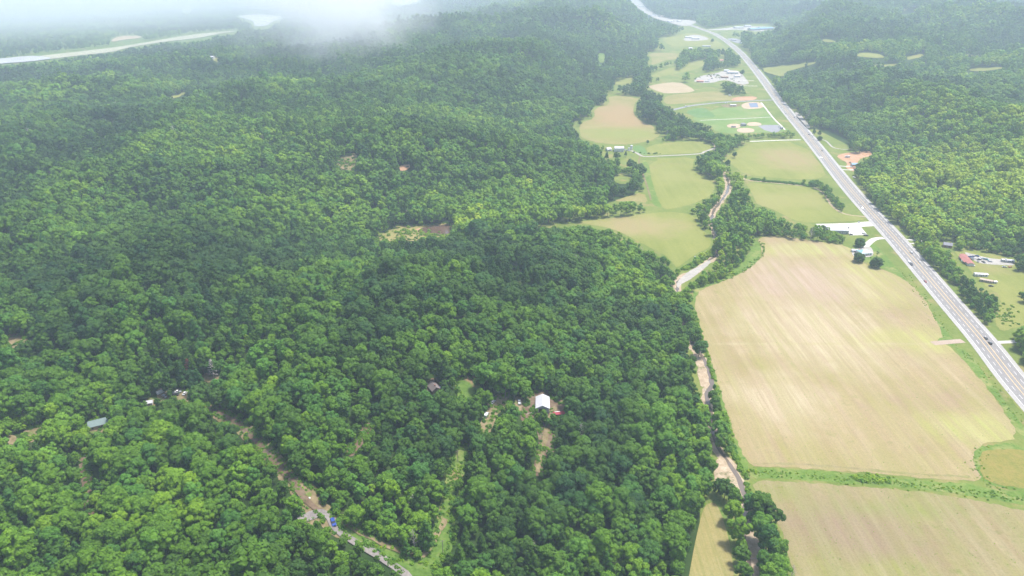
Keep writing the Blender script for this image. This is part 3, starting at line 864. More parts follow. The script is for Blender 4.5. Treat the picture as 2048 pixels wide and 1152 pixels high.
sheet('dirt_yard', [(1462, 198), (1478, 193), (1515, 193), (1512, 199), (1500, 201), (1466, 202)], M['orange'], 0.2, 'orange earth above the park road', jag=.6)
sheet('dirt_yard', [(1385, 162), (1400, 152), (1430, 147), (1452, 140), (1480, 142), (1492, 158), (1500, 168), (1480, 170), (1462, 162), (1445, 160), (1425, 166), (1400, 166)], M['gravel'], 0.16,
      'pale yard of the scrap buildings by the highway', jag=2)
sheet('car_park', [(1365, 82), (1372, 72), (1392, 69), (1415, 75), (1418, 80), (1390, 82)], M['gravel'], 0.3, 'pale yard of the far white building')
sheet('car_park', [(1404, 60), (1445, 57), (1485, 52), (1550, 54), (1556, 58), (1520, 64), (1480, 59), (1440, 61)], M['gravel'], 0.3, 'pale apron of the blue roofed buildings')
sheet('car_park', [(1450, 78), (1470, 76), (1490, 83), (1478, 88)], M['lot'], 0.3, 'grey apron right of the far highway bend')

# park
sheet('car_park', [(1516, 252), (1530, 250), (1558, 250), (1564, 257), (1558, 263), (1548, 266), (1528, 260)], M['lot'], 0.2, 'grey car park beside the ball fields', smooth=0)
ribbon('park_road', [(1345, 220), (1380, 212), (1420, 207), (1456, 204), (1500, 202), (1545, 200)], 9.0, M['lot'], 0.2, label='grey park road joining the highway')
ribbon('park_path', [(1522, 205), (1530, 215), (1540, 228), (1552, 242), (1562, 251), (1570, 260)], 3.5, M['concrete'], 0.24, label='pale concrete path along the park edge')
ribbon('park_path', [(1400, 241), (1440, 239), (1490, 237), (1545, 234)], 3.0, M['concrete'], 0.22, label='pale concrete path across the park')
sheet('infield', [(1453, 253), (1456, 249), (1466, 247.5), (1478, 248), (1481, 251), (1480, 256), (1460, 256)], M['peach'], 0.2, 'orange infield left of the scorers hut', smooth=2)
sheet('infield', [(1494, 247), (1500, 244.5), (1514, 244.5), (1523, 247), (1523, 251), (1508, 252), (1494, 251)], M['peach'], 0.2, 'orange infield behind the scorers hut', smooth=2)
sheet('infield', [(1473, 258), (1483, 256), (1500, 256), (1509, 259), (1508, 264), (1490, 266), (1475, 264)], M['peach'], 0.2, 'orange infield nearest the creek trees', smooth=2)
sheet('court_surround', [(1480, 210), (1496, 204), (1524, 205), (1530, 216), (1490, 219)], M['peach'], 0.16, 'orange earth round the blue court')
sheet('court', [(1497, 206.5), (1514, 206), (1517, 214.5), (1501, 215)], mat_plain('court_blue', (0.13, 0.17, 0.25), 0.7, var=.08), 0.25, 'blue painted sports court', smooth=0)
sheet('court_surround', [(1440, 210), (1452, 208), (1480, 208), (1482, 213), (1450, 216)], M['track'], 0.2, 'bare earth beside the park building')

# commercial lot, drives
sheet('concrete_lot', [(1630, 448), (1700, 446.5), (1738, 443), (1752, 452), (1722, 454), (1735, 470), (1700, 471), (1694, 458), (1640, 460)], M['concrete'], 0.14, 'white concrete lot of the roadside business', smooth=0)
ribbon('driveway', [(1767, 476), (1750, 478), (1738, 486), (1728, 498), (1724, 512)], 7.0, M['concrete'], 0.13, label='curved pale driveway of the teal roofed house', step=4)
sheet('driveway', [(1704, 500), (1722, 496), (1740, 492), (1748, 504), (1744, 514), (1716, 515), (1704, 511)], M['gravel'], 0.15, 'pale pad round the teal roofed house')
ribbon('driveway', [(1865, 687), (1900, 684), (1926, 682)], 6.5, mat_ground('pink_gravel', [(0.3, (0.30, 0.22, 0.17)), (0.5, (0.37, 0.29, 0.23)), (0.7, (0.45, 0.37, 0.30))]), 0.2, label='short pinkish field entrance off the highway')
ribbon('driveway', [(1992, 685), (2020, 684), (2048, 682), (2120, 680)], 4.5, M['concrete'], 0.15, label='pale side road at the right edge')
ribbon('driveway', [(1805, 479), (1822, 480), (1845, 482)], 4.0, M['concrete'], 0.15, label='short pale drive right of the highway, upper one')
ribbon('driveway', [(1808, 487), (1830, 487), (1845, 488)], 3.0, M['concrete'], 0.15, label='short pale drive right of the highway, lower one')
ribbon('driveway', [(1672, 331), (1690, 333), (1702, 332)], 4.0, M['concrete'], 0.16, label='upper pale drive of the blue roofed house')
ribbon('driveway', [(1683, 339), (1700, 340), (1710, 339)], 4.0, M['concrete'], 0.16, label='lower pale drive of the blue roofed house')
ribbon('driveway', [(1610, 272), (1630, 278), (1650, 281), (1665, 294), (1680, 298), (1696, 299)], 3.2, M['gravel'], 0.16, label='winding drive across the grass right of the highway', step=4)
ribbon('dirt_track', [(1487, 356), (1500, 361), (1600, 371), (1625, 374), (1648, 388), (1664, 412), (1690, 428), (1735, 434)], 3.2, M['tan'], 0.17, label='tan farm track round the hay field', step=4)
ribbon('driveway', [(1262, 301), (1275, 307), (1288, 313), (1320, 312), (1395, 308), (1410, 303), (1428, 297)], 4.5, M['gravel'], 0.17, label='long pale farm driveway to the white farm building', step=4)
ribbon('dirt_track', [(1280, 313), (1278, 325), (1285, 345), (1296, 378), (1302, 400)], 2.5, M['track'], 0.19, label='faint track beside the pasture', step=4)
ribbon('driveway', [(1500, 283), (1550, 281), (1601, 279.5)], 5.0, M['concrete'], 0.17, label='pale side road above the pinkish pasture')
ribbon('driveway', [(1470, 160), (1490, 161), (1508, 161)], 5.0, M['concrete'], 0.2, label='upper drive of the scrap yard')
ribbon('driveway', [(1480, 171), (1500, 172), (1515, 172)], 5.0, M['concrete'], 0.2, label='lower drive of the scrap yard')
sheet('gravel_lot', [(1925, 503), (1945, 508), (1975, 516), (2010, 520), (2032, 530), (2020, 531), (1975, 529), (1950, 524)], M['gravel'], 0.17, 'gravel yard full of old cars beside the red roof', jag=.5)
sheet('rock_bank', [(1588, 222), (1600, 228), (1615, 246), (1622, 257), (1610, 255), (1596, 240)], M['gravel'], 0.2, 'pale rock cut beside the highway', jag=.8)

ribbon('wheel_track', [(1505, 927), (1600, 929), (1700, 936), (1800, 946), (1940, 954)], 1.8, M['stubble2'], 0.17, label='headland track along the lower edge of the large stubble field', rough=.7, step=4)
# creek: bed, water, sand
ribbon('creek_bed', [(1428, 280), (1440, 320), (1452, 350), (1456, 365), (1455, 382), (1442, 402), (1428, 422), (1424, 440), (1432, 470), (1438, 500), (1425, 516), (1390, 543), (1362, 556), (1354, 575),
                     (1360, 620), (1375, 660), (1385, 692), (1398, 712), (1412, 745), (1420, 772), (1414, 790), (1419, 812), (1424, 840), (1426, 870), (1432, 895), (1450, 920), (1470, 955), (1486, 985),
                     (1489, 1020), (1488, 1050), (1500, 1080), (1500, 1120), (1508, 1160), (1520, 1300)], 9.0, M['sand'], 0.06, label='sandy bed of the creek along the wood', rough=1.5, step=5)
ribbon('creek', [(1452, 350), (1456, 365), (1455, 382), (1442, 402), (1428, 422), (1424, 440), (1432, 470), (1438, 500), (1420, 520), (1385, 545), (1362, 558), (1354, 575),
                 (1360, 620), (1375, 660), (1388, 692), (1404, 712), (1418, 745), (1424, 770), (1412, 788), (1418, 812), (1424, 840), (1426, 870), (1436, 895), (1454, 920), (1474, 955), (1488, 985),
                 (1488, 1020), (1484, 1050), (1490, 1080), (1497, 1120), (1504, 1160), (1515, 1300)], 2.9, M['creek'], 0.10, label='shallow grey creek winding along the wood', rough=1.0, step=5)
sheet('gravel_bar', [(1352, 566), (1372, 546), (1398, 532), (1422, 518), (1420, 528), (1398, 545), (1380, 560), (1362, 568), (1356, 578)], M['gravel'], 0.16, 'white gravel bar in the creek bend', jag=.6)
sheet('sand_bar', [(1431, 918), (1442, 920), (1450, 940), (1462, 964), (1448, 972), (1430, 970), (1428, 940)], M['sand'], 0.14, 'tan sand bar beside the creek', jag=.5)
sheet('sand_bar', [(1393, 740), (1404, 730), (1412, 752), (1416, 772), (1402, 776), (1397, 755)], M['sand'], 0.14, 'weedy sand bar in the creek', jag=.5)

# ------------------------------------------------------------------ highway
HWPX = [(2420, 1280), (2250, 1040), (2130, 880), (2032, 766), (1966, 682), (1898, 603), (1790, 477), (1702, 380), (1638, 300), (1612, 268), (1560, 205), (1511, 140), (1475, 100), (1435, 71),
        (1405, 59), (1385, 52), (1366, 47)]
HW = wpath(HWPX, False, 6.0)
mb = MB(); mb.add(*ribbon_geo(HW, -12.6, 12.6, 0.20))
hw = tag(mb.build('highway', M['shoulder']), 'five lane highway running up the valley', None, kind='structure')
mb = MB(); mb.add(*ribbon_geo(HW, -9.6, 9.6, 0.26))
carr = mb.build('carriageway', M['asphalt'], hw)
mb = MB()
for o_ in (-7.4, -3.7, 3.7, 7.4):
    for w_ in (-.85, .85):
        mb.add(*ribbon_geo(HW, o_ + w_ - .38, o_ + w_ + .38, 0.285, rough=.08))
mb.build('tyre_wear', mat_ground('worn_wheel_paths', [(0.3, (0.215, 0.205, 0.20)), (0.5, (0.235, 0.223, 0.22)), (0.7, (0.26, 0.248, 0.245))], fine=0.5, big=0.03), hw)
mb = MB()
for o_ in (-9.1, 9.1):
    mb.add(*ribbon_geo(HW, o_ - .16, o_ + .16, 0.31))
for o_ in (-5.45, 5.45):
    L = 0
    for i in range(0, len(HW) - 2, 2):
        mb.add(*ribbon_geo(HW, o_ - .13, o_ + .13, 0.31, i, i + 2))
mb.build('lane_marking', M['white_paint'], hw)
mb = MB()
for o_ in (-1.85, 1.85):
    mb.add(*ribbon_geo(HW, o_ - .2, o_ + .2, 0.31))
mb.build('centre_marking', M['yellow_paint'], hw)
ribbon('grass_strip', [(1880, 560), (1946, 636), (1990, 690), (2060, 780), (2160, 900)], 10, M['pasture'], 0.09, label='yellow verge right of the highway', lo=12, hi=19, rough=1.5)
ribbon('highway', [(1376, 50), (1345, 42), (1310, 30), (1285, 14), (1266, 0), (1250, -14)], 30, M['gravel'], 0.8, label='pale highway vanishing at the top edge', step=30)

# ------------------------------------------------------------------ trees
def ico(sub):
    bm = bmesh.new(); bmesh.ops.create_icosphere(bm, subdivisions=sub, radius=1.0)
    v = np.array([p.co[:] for p in bm.verts]); f = np.array([[q.index for q in p.verts] for p in bm.faces])
    bm.free(); return v, f


ICO1, ICO2 = ico(1), ico(2)


def crown_geo(rng, Rr, H, base, lobes, leaves, leaf, shape='broad', low=False):
    """crown as clumps: every clump a lumpy core under many leaf sprays. returns verts, tri list, quad list"""
    V, T, Q = [], [], []
    nv = 0
    iv, iff = ICO1 if low else ICO2
    hh = (H - base) / 2
    cz = base + hh
    cs = []
    for k in range(lobes):
        # clump centres over the upper shell of the crown
        a = k * 2.39996 + rng.uniform(-.4, .4)
        t = (k + 0.5) / lobes
        if shape == 'cone':
            zz = 1 - 1.9 * t ** 0.7
            rr = (0.05 + 0.95 * (1 - zz) / 2) * rng.uniform(.55, .8)
            lr = Rr * (0.18 + 0.22 * (1 - zz) / 2)
        else:
            zz = 1 - 1.75 * t
            rr = math.sqrt(max(0.02, 1 - zz * zz)) * rng.uniform(.48, .98)
            if shape == 'tall': rr *= 0.95
            lr = Rr * rng.uniform(.22, .47) * (0.9 if zz > -.3 else .7)
        c = np.array([rr * Rr * math.cos(a), rr * Rr * math.sin(a), cz + zz * hh * rng.uniform(.72, .88)])
        cs.append((c, lr))
    cs.append((np.array([0, 0, cz - .05 * hh]), min(Rr, hh) * (.5 if shape == 'cone' else .62)))
    for c, lr in cs:
        d = 1 + rng.uniform(-.16, .16, len(iv))
        v = iv * (d * lr * .86)[:, None] * np.array([1, 1, .9]) + c
        V.append(v); T.append(iff + nv); nv += len(v)
    for c, lr in cs[:-1]:
        n = max(3, int(leaves * (lr / (Rr * .35)) ** 2 / lobes))
        u = rng.normal(size=(n, 3)); u /= np.linalg.norm(u, axis=1)[:, None]
        out = c - np.array([0, 0, cz - .3 * hh]); out = out / (np.linalg.norm(out) + 1e-6)
        flip = (u @ out) < -.25
        u[flip] *= -1
        p = c + u * (lr * rng.uniform(.85, 1.16, n))[:, None] * np.array([1, 1, .92])
        nn = u + rng.normal(scale=.42, size=(n, 3)) + np.array([0, 0, .35]); nn /= np.linalg.norm(nn, axis=1)[:, None]
        t1 = np.cross(nn, rng.normal(size=(n, 3))); t1 /= np.linalg.norm(t1, axis=1)[:, None]
        t2 = np.cross(nn, t1)
        s1 = (leaf * rng.uniform(.55, 1.2, n))[:, None]; s2 = s1 * rng.uniform(.5, 1, n)[:, None]
        # each spray a bent diamond (two triangles)
        a_ = p - t1 * s1; b_ = p + t2 * s2 * .8 - nn * s1 * .15; c_ = p + t1 * s1; d_ = p - t2 * s2 * .8 - nn * s1 * .15
        V.append(np.stack([a_, b_, c_, d_], 1).reshape(-1, 3))
        q = np.arange(n)[:, None] * 4 + np.array([[0, 1, 2, 3]]) + nv
        T.append(q[:, [0, 1, 2]]); T.append(q[:, [0, 2, 3]]); nv += 4 * n
    return np.concatenate(V), np.concatenate(T)


def trunk_geo(rng, Rr, H, base, r0):
    mb = MB()
    x = y = 0.0; z = -1.0; r = r0
    top = base + (H - base) * .55
    n = 7
    rings = []
    for k in range(6):
        t = k / 5
        rings.append((x, y, -1 + (top + 1) * t, r0 * (1.25 if k == 0 else 1 - .7 * t)))
        x += rng.uniform(-.25, .25); y += rng.uniform(-.25, .25)
    vs, fs = [], []
    for k, (cx, cy, cz, rr) in enumerate(rings):
        for i in range(n):
            a = 2 * math.pi * i / n
            vs.append((cx + rr * math.cos(a), cy + rr * math.sin(a), cz))
        if k:
            for i in range(n):
                j = (i + 1) % n
                fs.append((n * (k - 1) + i, n * (k - 1) + j, n * k + j, n * k + i))
    mb.add(vs, fs)
    for k in range(5):
        a = k * 1.26 + rng.uniform(-.3, .3)
        st = rings[2 + k % 3]
        e = (math.cos(a) * Rr * .62, math.sin(a) * Rr * .62, min(H * .85, st[2] + Rr * .65))
        d = Vector(e) - Vector(st[:3]); side = d.cross(Vector((0, 0, 1))).normalized(); up = side.cross(d).normalized()
        w = st[3] * .5
        vs = []
        for q, ww in ((Vector(st[:3]), w), (Vector(e), w * .3)):
            for m_ in range(4):
                an = math.pi / 2 * m_
                vs.append(q + side * (ww * math.cos(an)) + up * (ww * math.sin(an)))
        mb.add(vs, [(0, 1, 5, 4), (1, 2, 6, 5), (2, 3, 7, 6), (3, 0, 4, 7)])
    return np.array(mb.v), mb.f


KINDS = [  # shape, radius, height, crown base, clumps
    ('broad', 5.6, 16.0, 3.0, 24), ('broad', 6.2, 15.0, 2.5, 28), ('tall', 4.6, 18.5, 3.5, 24), ('broad', 5.0, 14.5, 2.2, 20),
    ('tall', 4.1, 17.5, 4.0, 19), ('cone', 3.9, 19.0, 4.0, 20), ('broad', 5.9, 17.5, 3.0, 32), ('tall', 4.9, 16.0, 2.5, 18)]


def mesh_parts(name, crown, trunk):
    """separate crown and trunk meshes"""
    cm = np_mesh(name + '_crown', crown[0], [crown[1]], mats=[M['leaf']])
    tm = bpy.data.meshes.new(name + '_trunk'); tm.from_pydata([tuple(v) for v in trunk[0]], [], trunk[1]); tm.materials.append(M['bark'])
    return cm, tm


def joined(name, crown, trunk=None):
    if trunk is None:
        return np_mesh(name, crown[0], [crown[1]], mats=[M['leaf']])
    tf = np.array([f for f in trunk[1] if len(f) == 4])
    V = np.concatenate([crown[0], trunk[0]])
    mi = np.concatenate([np.zeros(len(crown[1])), np.ones(len(tf))])
    return np_mesh(name, V, [crown[1], tf + len(crown[0])], mi, [M['leaf'], M['bark']])


KINDS_X = KINDS + [('broad', 6.3, 11.5, .4, 34), ('broad', 7.2, 12.5, 1.0, 38)]
NEAR = []
for k, (shp, rr, hh, bb, nl) in enumerate(KINDS_X):
    rng = np.random.default_rng(100 + k)
    c = crown_geo(rng, rr, hh, bb, nl, 2300, .62, shp)
    t = trunk_geo(rng, rr, hh, bb, .32)
    NEAR.append((mesh_parts('tree', c, t), rr, hh, bb))
protos = []          # prototypes of the massed wood, by level of detail
LOD = {}
for lod, (nleaf, ls, nlf, low) in enumerate(((1100, .85, 1.0, False), (420, 1.25, .6, True), (110, 2.0, .34, True))):
    LOD[lod] = []
    for k, (shp, rr, hh, bb, nl) in enumerate(KINDS):
        rng = np.random.default_rng(200 + 10 * lod + k)
        c = crown_geo(rng, rr, hh, bb, max(6, int(nl * nlf)), nleaf, ls, shp, low)
        t = trunk_geo(rng, rr, hh, bb, .3) if lod < 2 else None
        me = joined('wood_tree', c, t)
        LOD[lod].append(len(protos)); protos.append(me)
rng = np.random.default_rng(300)
BUSH = []
for k in range(3):
    c = crown_geo(np.random.default_rng(310 + k), 2.7, 2.5, -.7, 10, 520, .5, 'broad', True)
    BUSH.append(len(protos)); protos.append(joined('bush_proto', c))

def snag_mesh():
    rg = random.Random(3)
    mb = MB(); h = 15
    mb.cyl((0, 0, -.5), .4, .1, h, 6)
    for k in range(26):
        zz = h * (.3 + .68 * k / 26); a = k * 2.4; L = 1.4 + 3.2 * (1 - k / 26)
        e = Vector((math.cos(a) * L, math.sin(a) * L, zz + L * .6)); s0 = Vector((0, 0, zz)); sd_ = Vector((-math.sin(a), math.cos(a), 0)) * .12; up = Vector((0, 0, .15))
        mb.add([s0 - sd_, s0 + sd_, s0 + up, e], [(0, 1, 3), (1, 2, 3), (2, 0, 3)])
        for j in range(5):
            q = s0.lerp(e, rg.uniform(.3, .95)); e2 = q + Vector((rg.uniform(-1.3, 1.3), rg.uniform(-1.3, 1.3), rg.uniform(.2, 1.3)))
            mb.add([q - sd_ * .6, q + sd_ * .6, q + up * .6, e2], [(0, 1, 3), (1, 2, 3), (2, 0, 3)])
    me = bpy.data.meshes.new('snag'); me.from_pydata(mb.v, [], mb.f); me.materials.append(M['palebark'])
    return me


SNAG = len(protos); protos.append(snag_mesh())
pcol = bpy.data.collections.new('wood_prototypes')
for i, me in enumerate(protos):
    o = bpy.data.objects.new('p%03d' % i, me); pcol.objects.link(o)

# --- where the trees stand
def zone_scale(px, py):
    """stands differ: low growth by the creek and highway, tall wood on the hills"""
    s = np.ones(px.shape)
    s = np.where((px > 1380) & (px < 1480) & (py > 600) & (py < 960), .72, s)
    s = np.where((px > 1840) & (py > 480) & (py < 720), .85, s)
    s = np.where((px > 1300) & (px < 1500) & (py > 500) & (py < 570), .62, s)
    s = np.where((px > 1490) & (px < 1700) & (py > 352) & (py < 425), .6, s)
    return s


def candidates(ylo, yhi, sp, rng):
    pts = []
    y = ylo
    row = 0
    while y < yhi:
        w = 1.08 * y + 60
        xs = np.arange(-w, w, sp) + (row % 2) * sp / 2
        pts.append(np.stack([xs + rng.uniform(-.36, .36, len(xs)) * sp, y + rng.uniform(-.36, .36, len(xs)) * sp], 1))
        y += sp * .87; row += 1
    return np.concatenate(pts)


def occupied(x, y, z, r, h, py_only=False):
    """does any part of the crown lie over open ground in the outline map"""
    bad = np.zeros(x.shape, bool)
    if y.max() < 1500:
        pts = [(q * .25 * math.sqrt(max(0, 1 - ((w - .52) / .5) ** 2)), w) for w in (.08, .2, .32, .44, .56, .68, .8, .93) for q in (-4, -3, -2, -1, 0, 1, 2, 3, 4)]
        for dx, dz in pts:
            px, py, _ = project(x + dx * r, y, z + dz * h)
            bad |= is_open(px, py)
        return bad
    for (dx, dz) in ((0, .55), (-.8, .5), (.8, .5), (0, .97), (-.5, .85), (.5, .85), (0, .12), (-.5, .25), (.5, .25)):
        px, py, _ = project(x + dx * r, y, z + dz * h)
        bad |= is_open(px, py)
    px, py, _ = project(x, y, z)
    bad |= is_open(px, py)
    return bad


def tone(x, y, z, rng, px, py):
    n = vnoise(x / 160, y / 160, 21) * .5 + vnoise(x / 55, y / 55, 22) * .5
    n = n + .45 * (vnoise(x / 330 + 3, y / 260, 23) - .5)
    n = (n - .5) * 1.45 + .5
    t = .02 + .68 * n + rng.normal(0, .105, x.shape)
    t += np.where(rng.uniform(size=x.shape) < .012, .2, 0)
    # young growth in the creek bottom and right-hand hill, there with sunlight painted in
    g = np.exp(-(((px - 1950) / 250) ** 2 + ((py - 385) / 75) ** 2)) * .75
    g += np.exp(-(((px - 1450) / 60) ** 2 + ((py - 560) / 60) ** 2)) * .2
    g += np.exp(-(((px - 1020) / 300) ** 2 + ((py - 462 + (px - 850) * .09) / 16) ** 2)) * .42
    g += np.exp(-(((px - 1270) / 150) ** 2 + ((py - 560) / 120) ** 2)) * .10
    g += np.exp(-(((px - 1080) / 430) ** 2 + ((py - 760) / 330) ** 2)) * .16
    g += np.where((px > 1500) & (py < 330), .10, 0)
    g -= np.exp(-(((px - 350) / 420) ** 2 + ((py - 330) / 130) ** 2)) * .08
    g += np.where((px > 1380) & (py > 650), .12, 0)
    return np.clip(t + g, 0.0, 1.0)


T_all = []
for bi, (lo, hi, sp, sc) in enumerate(((175, 700, 8.0, .92), (700, 1400, 9.4, 1.06), (1400, 2500, 12.0, 1.32), (2500, 4500, 17, 1.8), (4500, 8200, 25, 2.5))):
    rng = np.random.default_rng(50 + bi)
    P = candidates(lo, hi, sp, rng)
    x, y = P[:, 0], P[:, 1]
    z = height(x, y)
    px, py, zc = project(x, y, z + 9)
    keep = (px > -170) & (px < 2230) & (py > -22) & (py < 1290)
    x, y, z, px, py, zc = (a[keep] for a in (x, y, z, px, py, zc))
    n = len(x)
    # stands of one kind: pines here, oaks there
    st = vnoise(x / 120, y / 120, 31)
    kind = rng.integers(0, 8, n)
    conif = (st > .62) & (rng.uniform(size=n) < .5)
    kind = np.where(conif, 5, np.where((kind == 5) & (rng.uniform(size=n) < .7), 0, kind))
    s = sc * (.62 + .85 * rng.beta(2, 2.6, n)) * (.82 + .36 * vnoise(x / 90, y / 90, 41)) * np.where(rng.uniform(size=n) < .05, 1.3, 1.0) * zone_scale(px, py)
    rr = np.array([k[1] for k in KINDS])[kind] * s; hh = np.array([k[2] for k in KINDS])[kind] * s
    bad = occupied(x, y, z, rr * .9, hh)
    # gaps in the canopy
    gap = (rng.uniform(size=n) < .05) | (vnoise(x / 38, y / 38, 44) < .06)
    # thin growth beyond the river
    plain = (poly_dist(x, y, VALLEY_W[1]) == 0)
    gap |= plain & (rng.uniform(size=n) < .25)
    s = np.where(plain, s * .6, s)
    sel = ~bad & ~gap
    tn = tone(x, y, z, rng, px, py)
    tn = np.where(kind == 5, tn * .6, tn)
    T_all.append(np.stack([x, y, z, s, kind, tn, px, py, zc, rr, np.full(n, bi), rng.uniform(0, 6.283, n)], 1)[sel])
T_all = np.concatenate(T_all)
# the creek belt: its big trees are set one by one (crown centre and crown radius as seen)
BELT = [(1522, 1014, 28, .30), (1544, 1031, 23, .18), (1502, 1010, 20, .28), (1524, 1058, 29, .42), (1537, 1080, 28, .25), (1553, 1100, 26, .45), (1528, 1122, 22, .30), (1558, 1134, 26, .5),
        (1585, 1145, 18, .35), (1536, 1150, 22, .55), (1437, 974, 16, .15), (1451, 980, 20, .18), (1469, 996, 18, .35), (1466, 1024, 22, .6), (1479, 1062, 25, .55), (1482, 1092, 14, .5),
        (1482, 1112, 19, .3), (1488, 1145, 19, .35), (1384, 1008, 25, .3), (1411, 970, 20, .4), (1440, 842, 20, .55), (1443, 862, 20, .5), (1425, 793, 11, .3), (1431, 804, 12, .35), (1433, 819, 12, .3),
        (1399, 697, 15, .2), (1443, 883, 17, .35), (1530, 1180, 28, .4), (1560, 1170, 24, .3), (1490, 1180, 20, .4), (1456, 900, 9, .4), (1408, 690, 9, .5),
        (1503, 1035, 13, .2), (1420, 935, 16, .35), (1408, 905, 20, .3), (1400, 870, 20, .35)]
kill = ((T_all[:, 6] > 1428) & (T_all[:, 6] < 1620) & (T_all[:, 7] > 955) & (T_all[:, 7] < 1230)) | \
       ((T_all[:, 6] > 1418) & (T_all[:, 6] < 1480) & (T_all[:, 7] > 780) & (T_all[:, 7] < 905))
T_all = T_all[~kill]
rngb = np.random.default_rng(9)
extra = []
for n_, (px, py, r_, tn) in enumerate(BELT):
    zc = FPX / ((py - H0 / 2) / FPX * CT + ST) * CAM_H / FPX
    k = (0, 3, 6, 0, 7)[n_ % 5]
    sR = .85 * r_ * zc * .96 / FPX / KINDS[k][1]
    x, y = unproj(px, py, .52 * KINDS[k][2] * sR)
    ppx, ppy, zc2 = project(x, y, .52 * KINDS[k][2] * sR)
    extra.append([x, y, 0.0, sR, k, tn + rngb.normal(0, .05), float(ppx), float(ppy), float(zc2), KINDS[k][1] * sR, 0, rngb.uniform(0, 6.28)])
T_all = np.concatenate([T_all, np.array(extra)])

# second pass: smaller trees fill the narrow strips that the big crowns left bare
occ = mask.copy()
vis = (T_all[:, 1] < 1700)
for (x, y, z, s, k, tn, px, py, zc, rr, bi, rz) in T_all[vis]:
    r = rr / zc * FPX * 1.0
    y0, y1, x0, x1 = int(py - r - MY0), int(py + r - MY0) + 1, int(px - r - MX0), int(px + r - MX0) + 1
    if 0 <= y0 and y1 < MH and 0 <= x0 and x1 < MW:
        occ[y0:y1, x0:x1] = True
small = []
for (lo, hi, sp, sc, bi) in ((230, 800, 4.6, .42, 0), (800, 1750, 6.5, .55, 1)):
    rng = np.random.default_rng(70 + bi)
    P = candidates(lo, hi, sp, rng)
    x, y = P[:, 0], P[:, 1]
    z = height(x, y)
    px, py, zc = project(x, y, z + 3)
    keep = (px > -20) & (px < 2068) & (py > 30) & (py < 1170)
    x, y, z, px, py, zc = (a[keep] for a in (x, y, z, px, py, zc))
    s = sc * rng.uniform(.7, 1.3, len(x))
    kind = rng.integers(0, 5, len(x))
    rr = 5.2 * s; hh = 15.5 * s
    ix = np.clip((px - MX0).astype(int), 0, MW - 1); iy = np.clip((py - MY0).astype(int), 0, MH - 1)
    sel = ~occ[iy, ix] & ~occupied(x, y, z, rr * .8, hh)
    tn = np.clip(tone(x, y, z, rng, px, py) + .08, 0, 1)
    small.append(np.stack([x, y, z, s, kind, tn, px, py, zc, rr, np.full(len(x), bi), rng.uniform(0, 6.283, len(x))], 1)[sel])
T_all = np.concatenate([T_all] + small)

# --- single trees the photograph shows standing alone (px, py of the foot), kind, scale, tone, label
def tree_object(name, mi, x, y, z, s, rz, tint, label, cat='tree', group=None, sz=None, mat=None):
    (cm, tm), rr, hh, bb = NEAR[mi]
    t = empty(name, (x, y, z - .15), rz)
    t.scale = (s, s, s * (sz or 1))
    tag(t, label, cat, group)
    a = link(bpy.data.objects.new('trunk', tm), t)
    b = link(bpy.data.objects.new('crown', cm), t)
    b["tint"] = float(tint)
    return t


LONE = [
    ('field_tree', 1718, 493, 8, .88, .15, 'dark round tree north of the teal roofed house, beside the curved driveway'),
    ('field_tree', 1716, 524, 8, .92, .12, 'dark leafy tree overlapping the left corner of the teal roofed house'),
    ('field_tree', 1751, 535, 8, .98, .06, 'lone dark globe shaped tree on the lawn nearest the stubble field corner'),
    ('field_tree', 1276, 353, 9, 1.45, .12, 'big dark spreading tree at the left edge of the yellow green pasture'),
    ('field_tree', 1262, 337, 9, 1.1, .15, 'dark tree just behind the big spreading tree by the pasture'),
    ('field_tree', 1232, 322, 3, 1.1, .2, 'dark tree in front of the white farm building'),
    ('cedar_tree', 1251, 314, 5, .62, .1, 'small narrow cedar below the white farm building'),
    ('cedar_tree', 1213, 321, 5, .9, .1, 'pointed cedar at the wood edge left of the farm lawn'),
    ('field_tree', 1424, 87, 3, 1.3, .15, 'single dark tree on the pale pasture by the far white buildings'),
    ('field_tree', 1484, 152, 3, 1.25, .15, 'single dark tree right of the white scrap yard building'),
    ('field_tree', 1639, 281, 8, .7, .1, 'dark round tree where the winding drive meets the highway verge'),
    ('field_tree', 1627, 272, 4, .75, .25, 'slim tree on the grass right of the highway, first of three'),
    ('field_tree', 1638, 274, 2, .7, .2, 'slim tree behind the dark round tree right of the highway'),
    ('field_tree', 1469, 316, 3, .75, .2, 'small round tree at the upper left corner of the pinkish pasture'),
    ('field_tree', 1455, 335, 3, .9, .2, 'tree at the creek edge of the pinkish pasture'),
    ('field_tree', 1295, 288, 3, .5, .3, 'small bush like tree at the top of the little pasture'),
    ('field_tree', 1159, 252, 3, .8, .2, 'small tree at the left edge of the hourglass field'),
]
LONE_PX = []
for (nm, px, py, k, s, tint, lab) in LONE:
    if not lab: continue
    x, y, z = ground_at(px, py)
    tree_object(nm, k, x, y, z, s, random.uniform(0, 6), tint, lab, 'tree')
    LONE_PX.append((px, py))


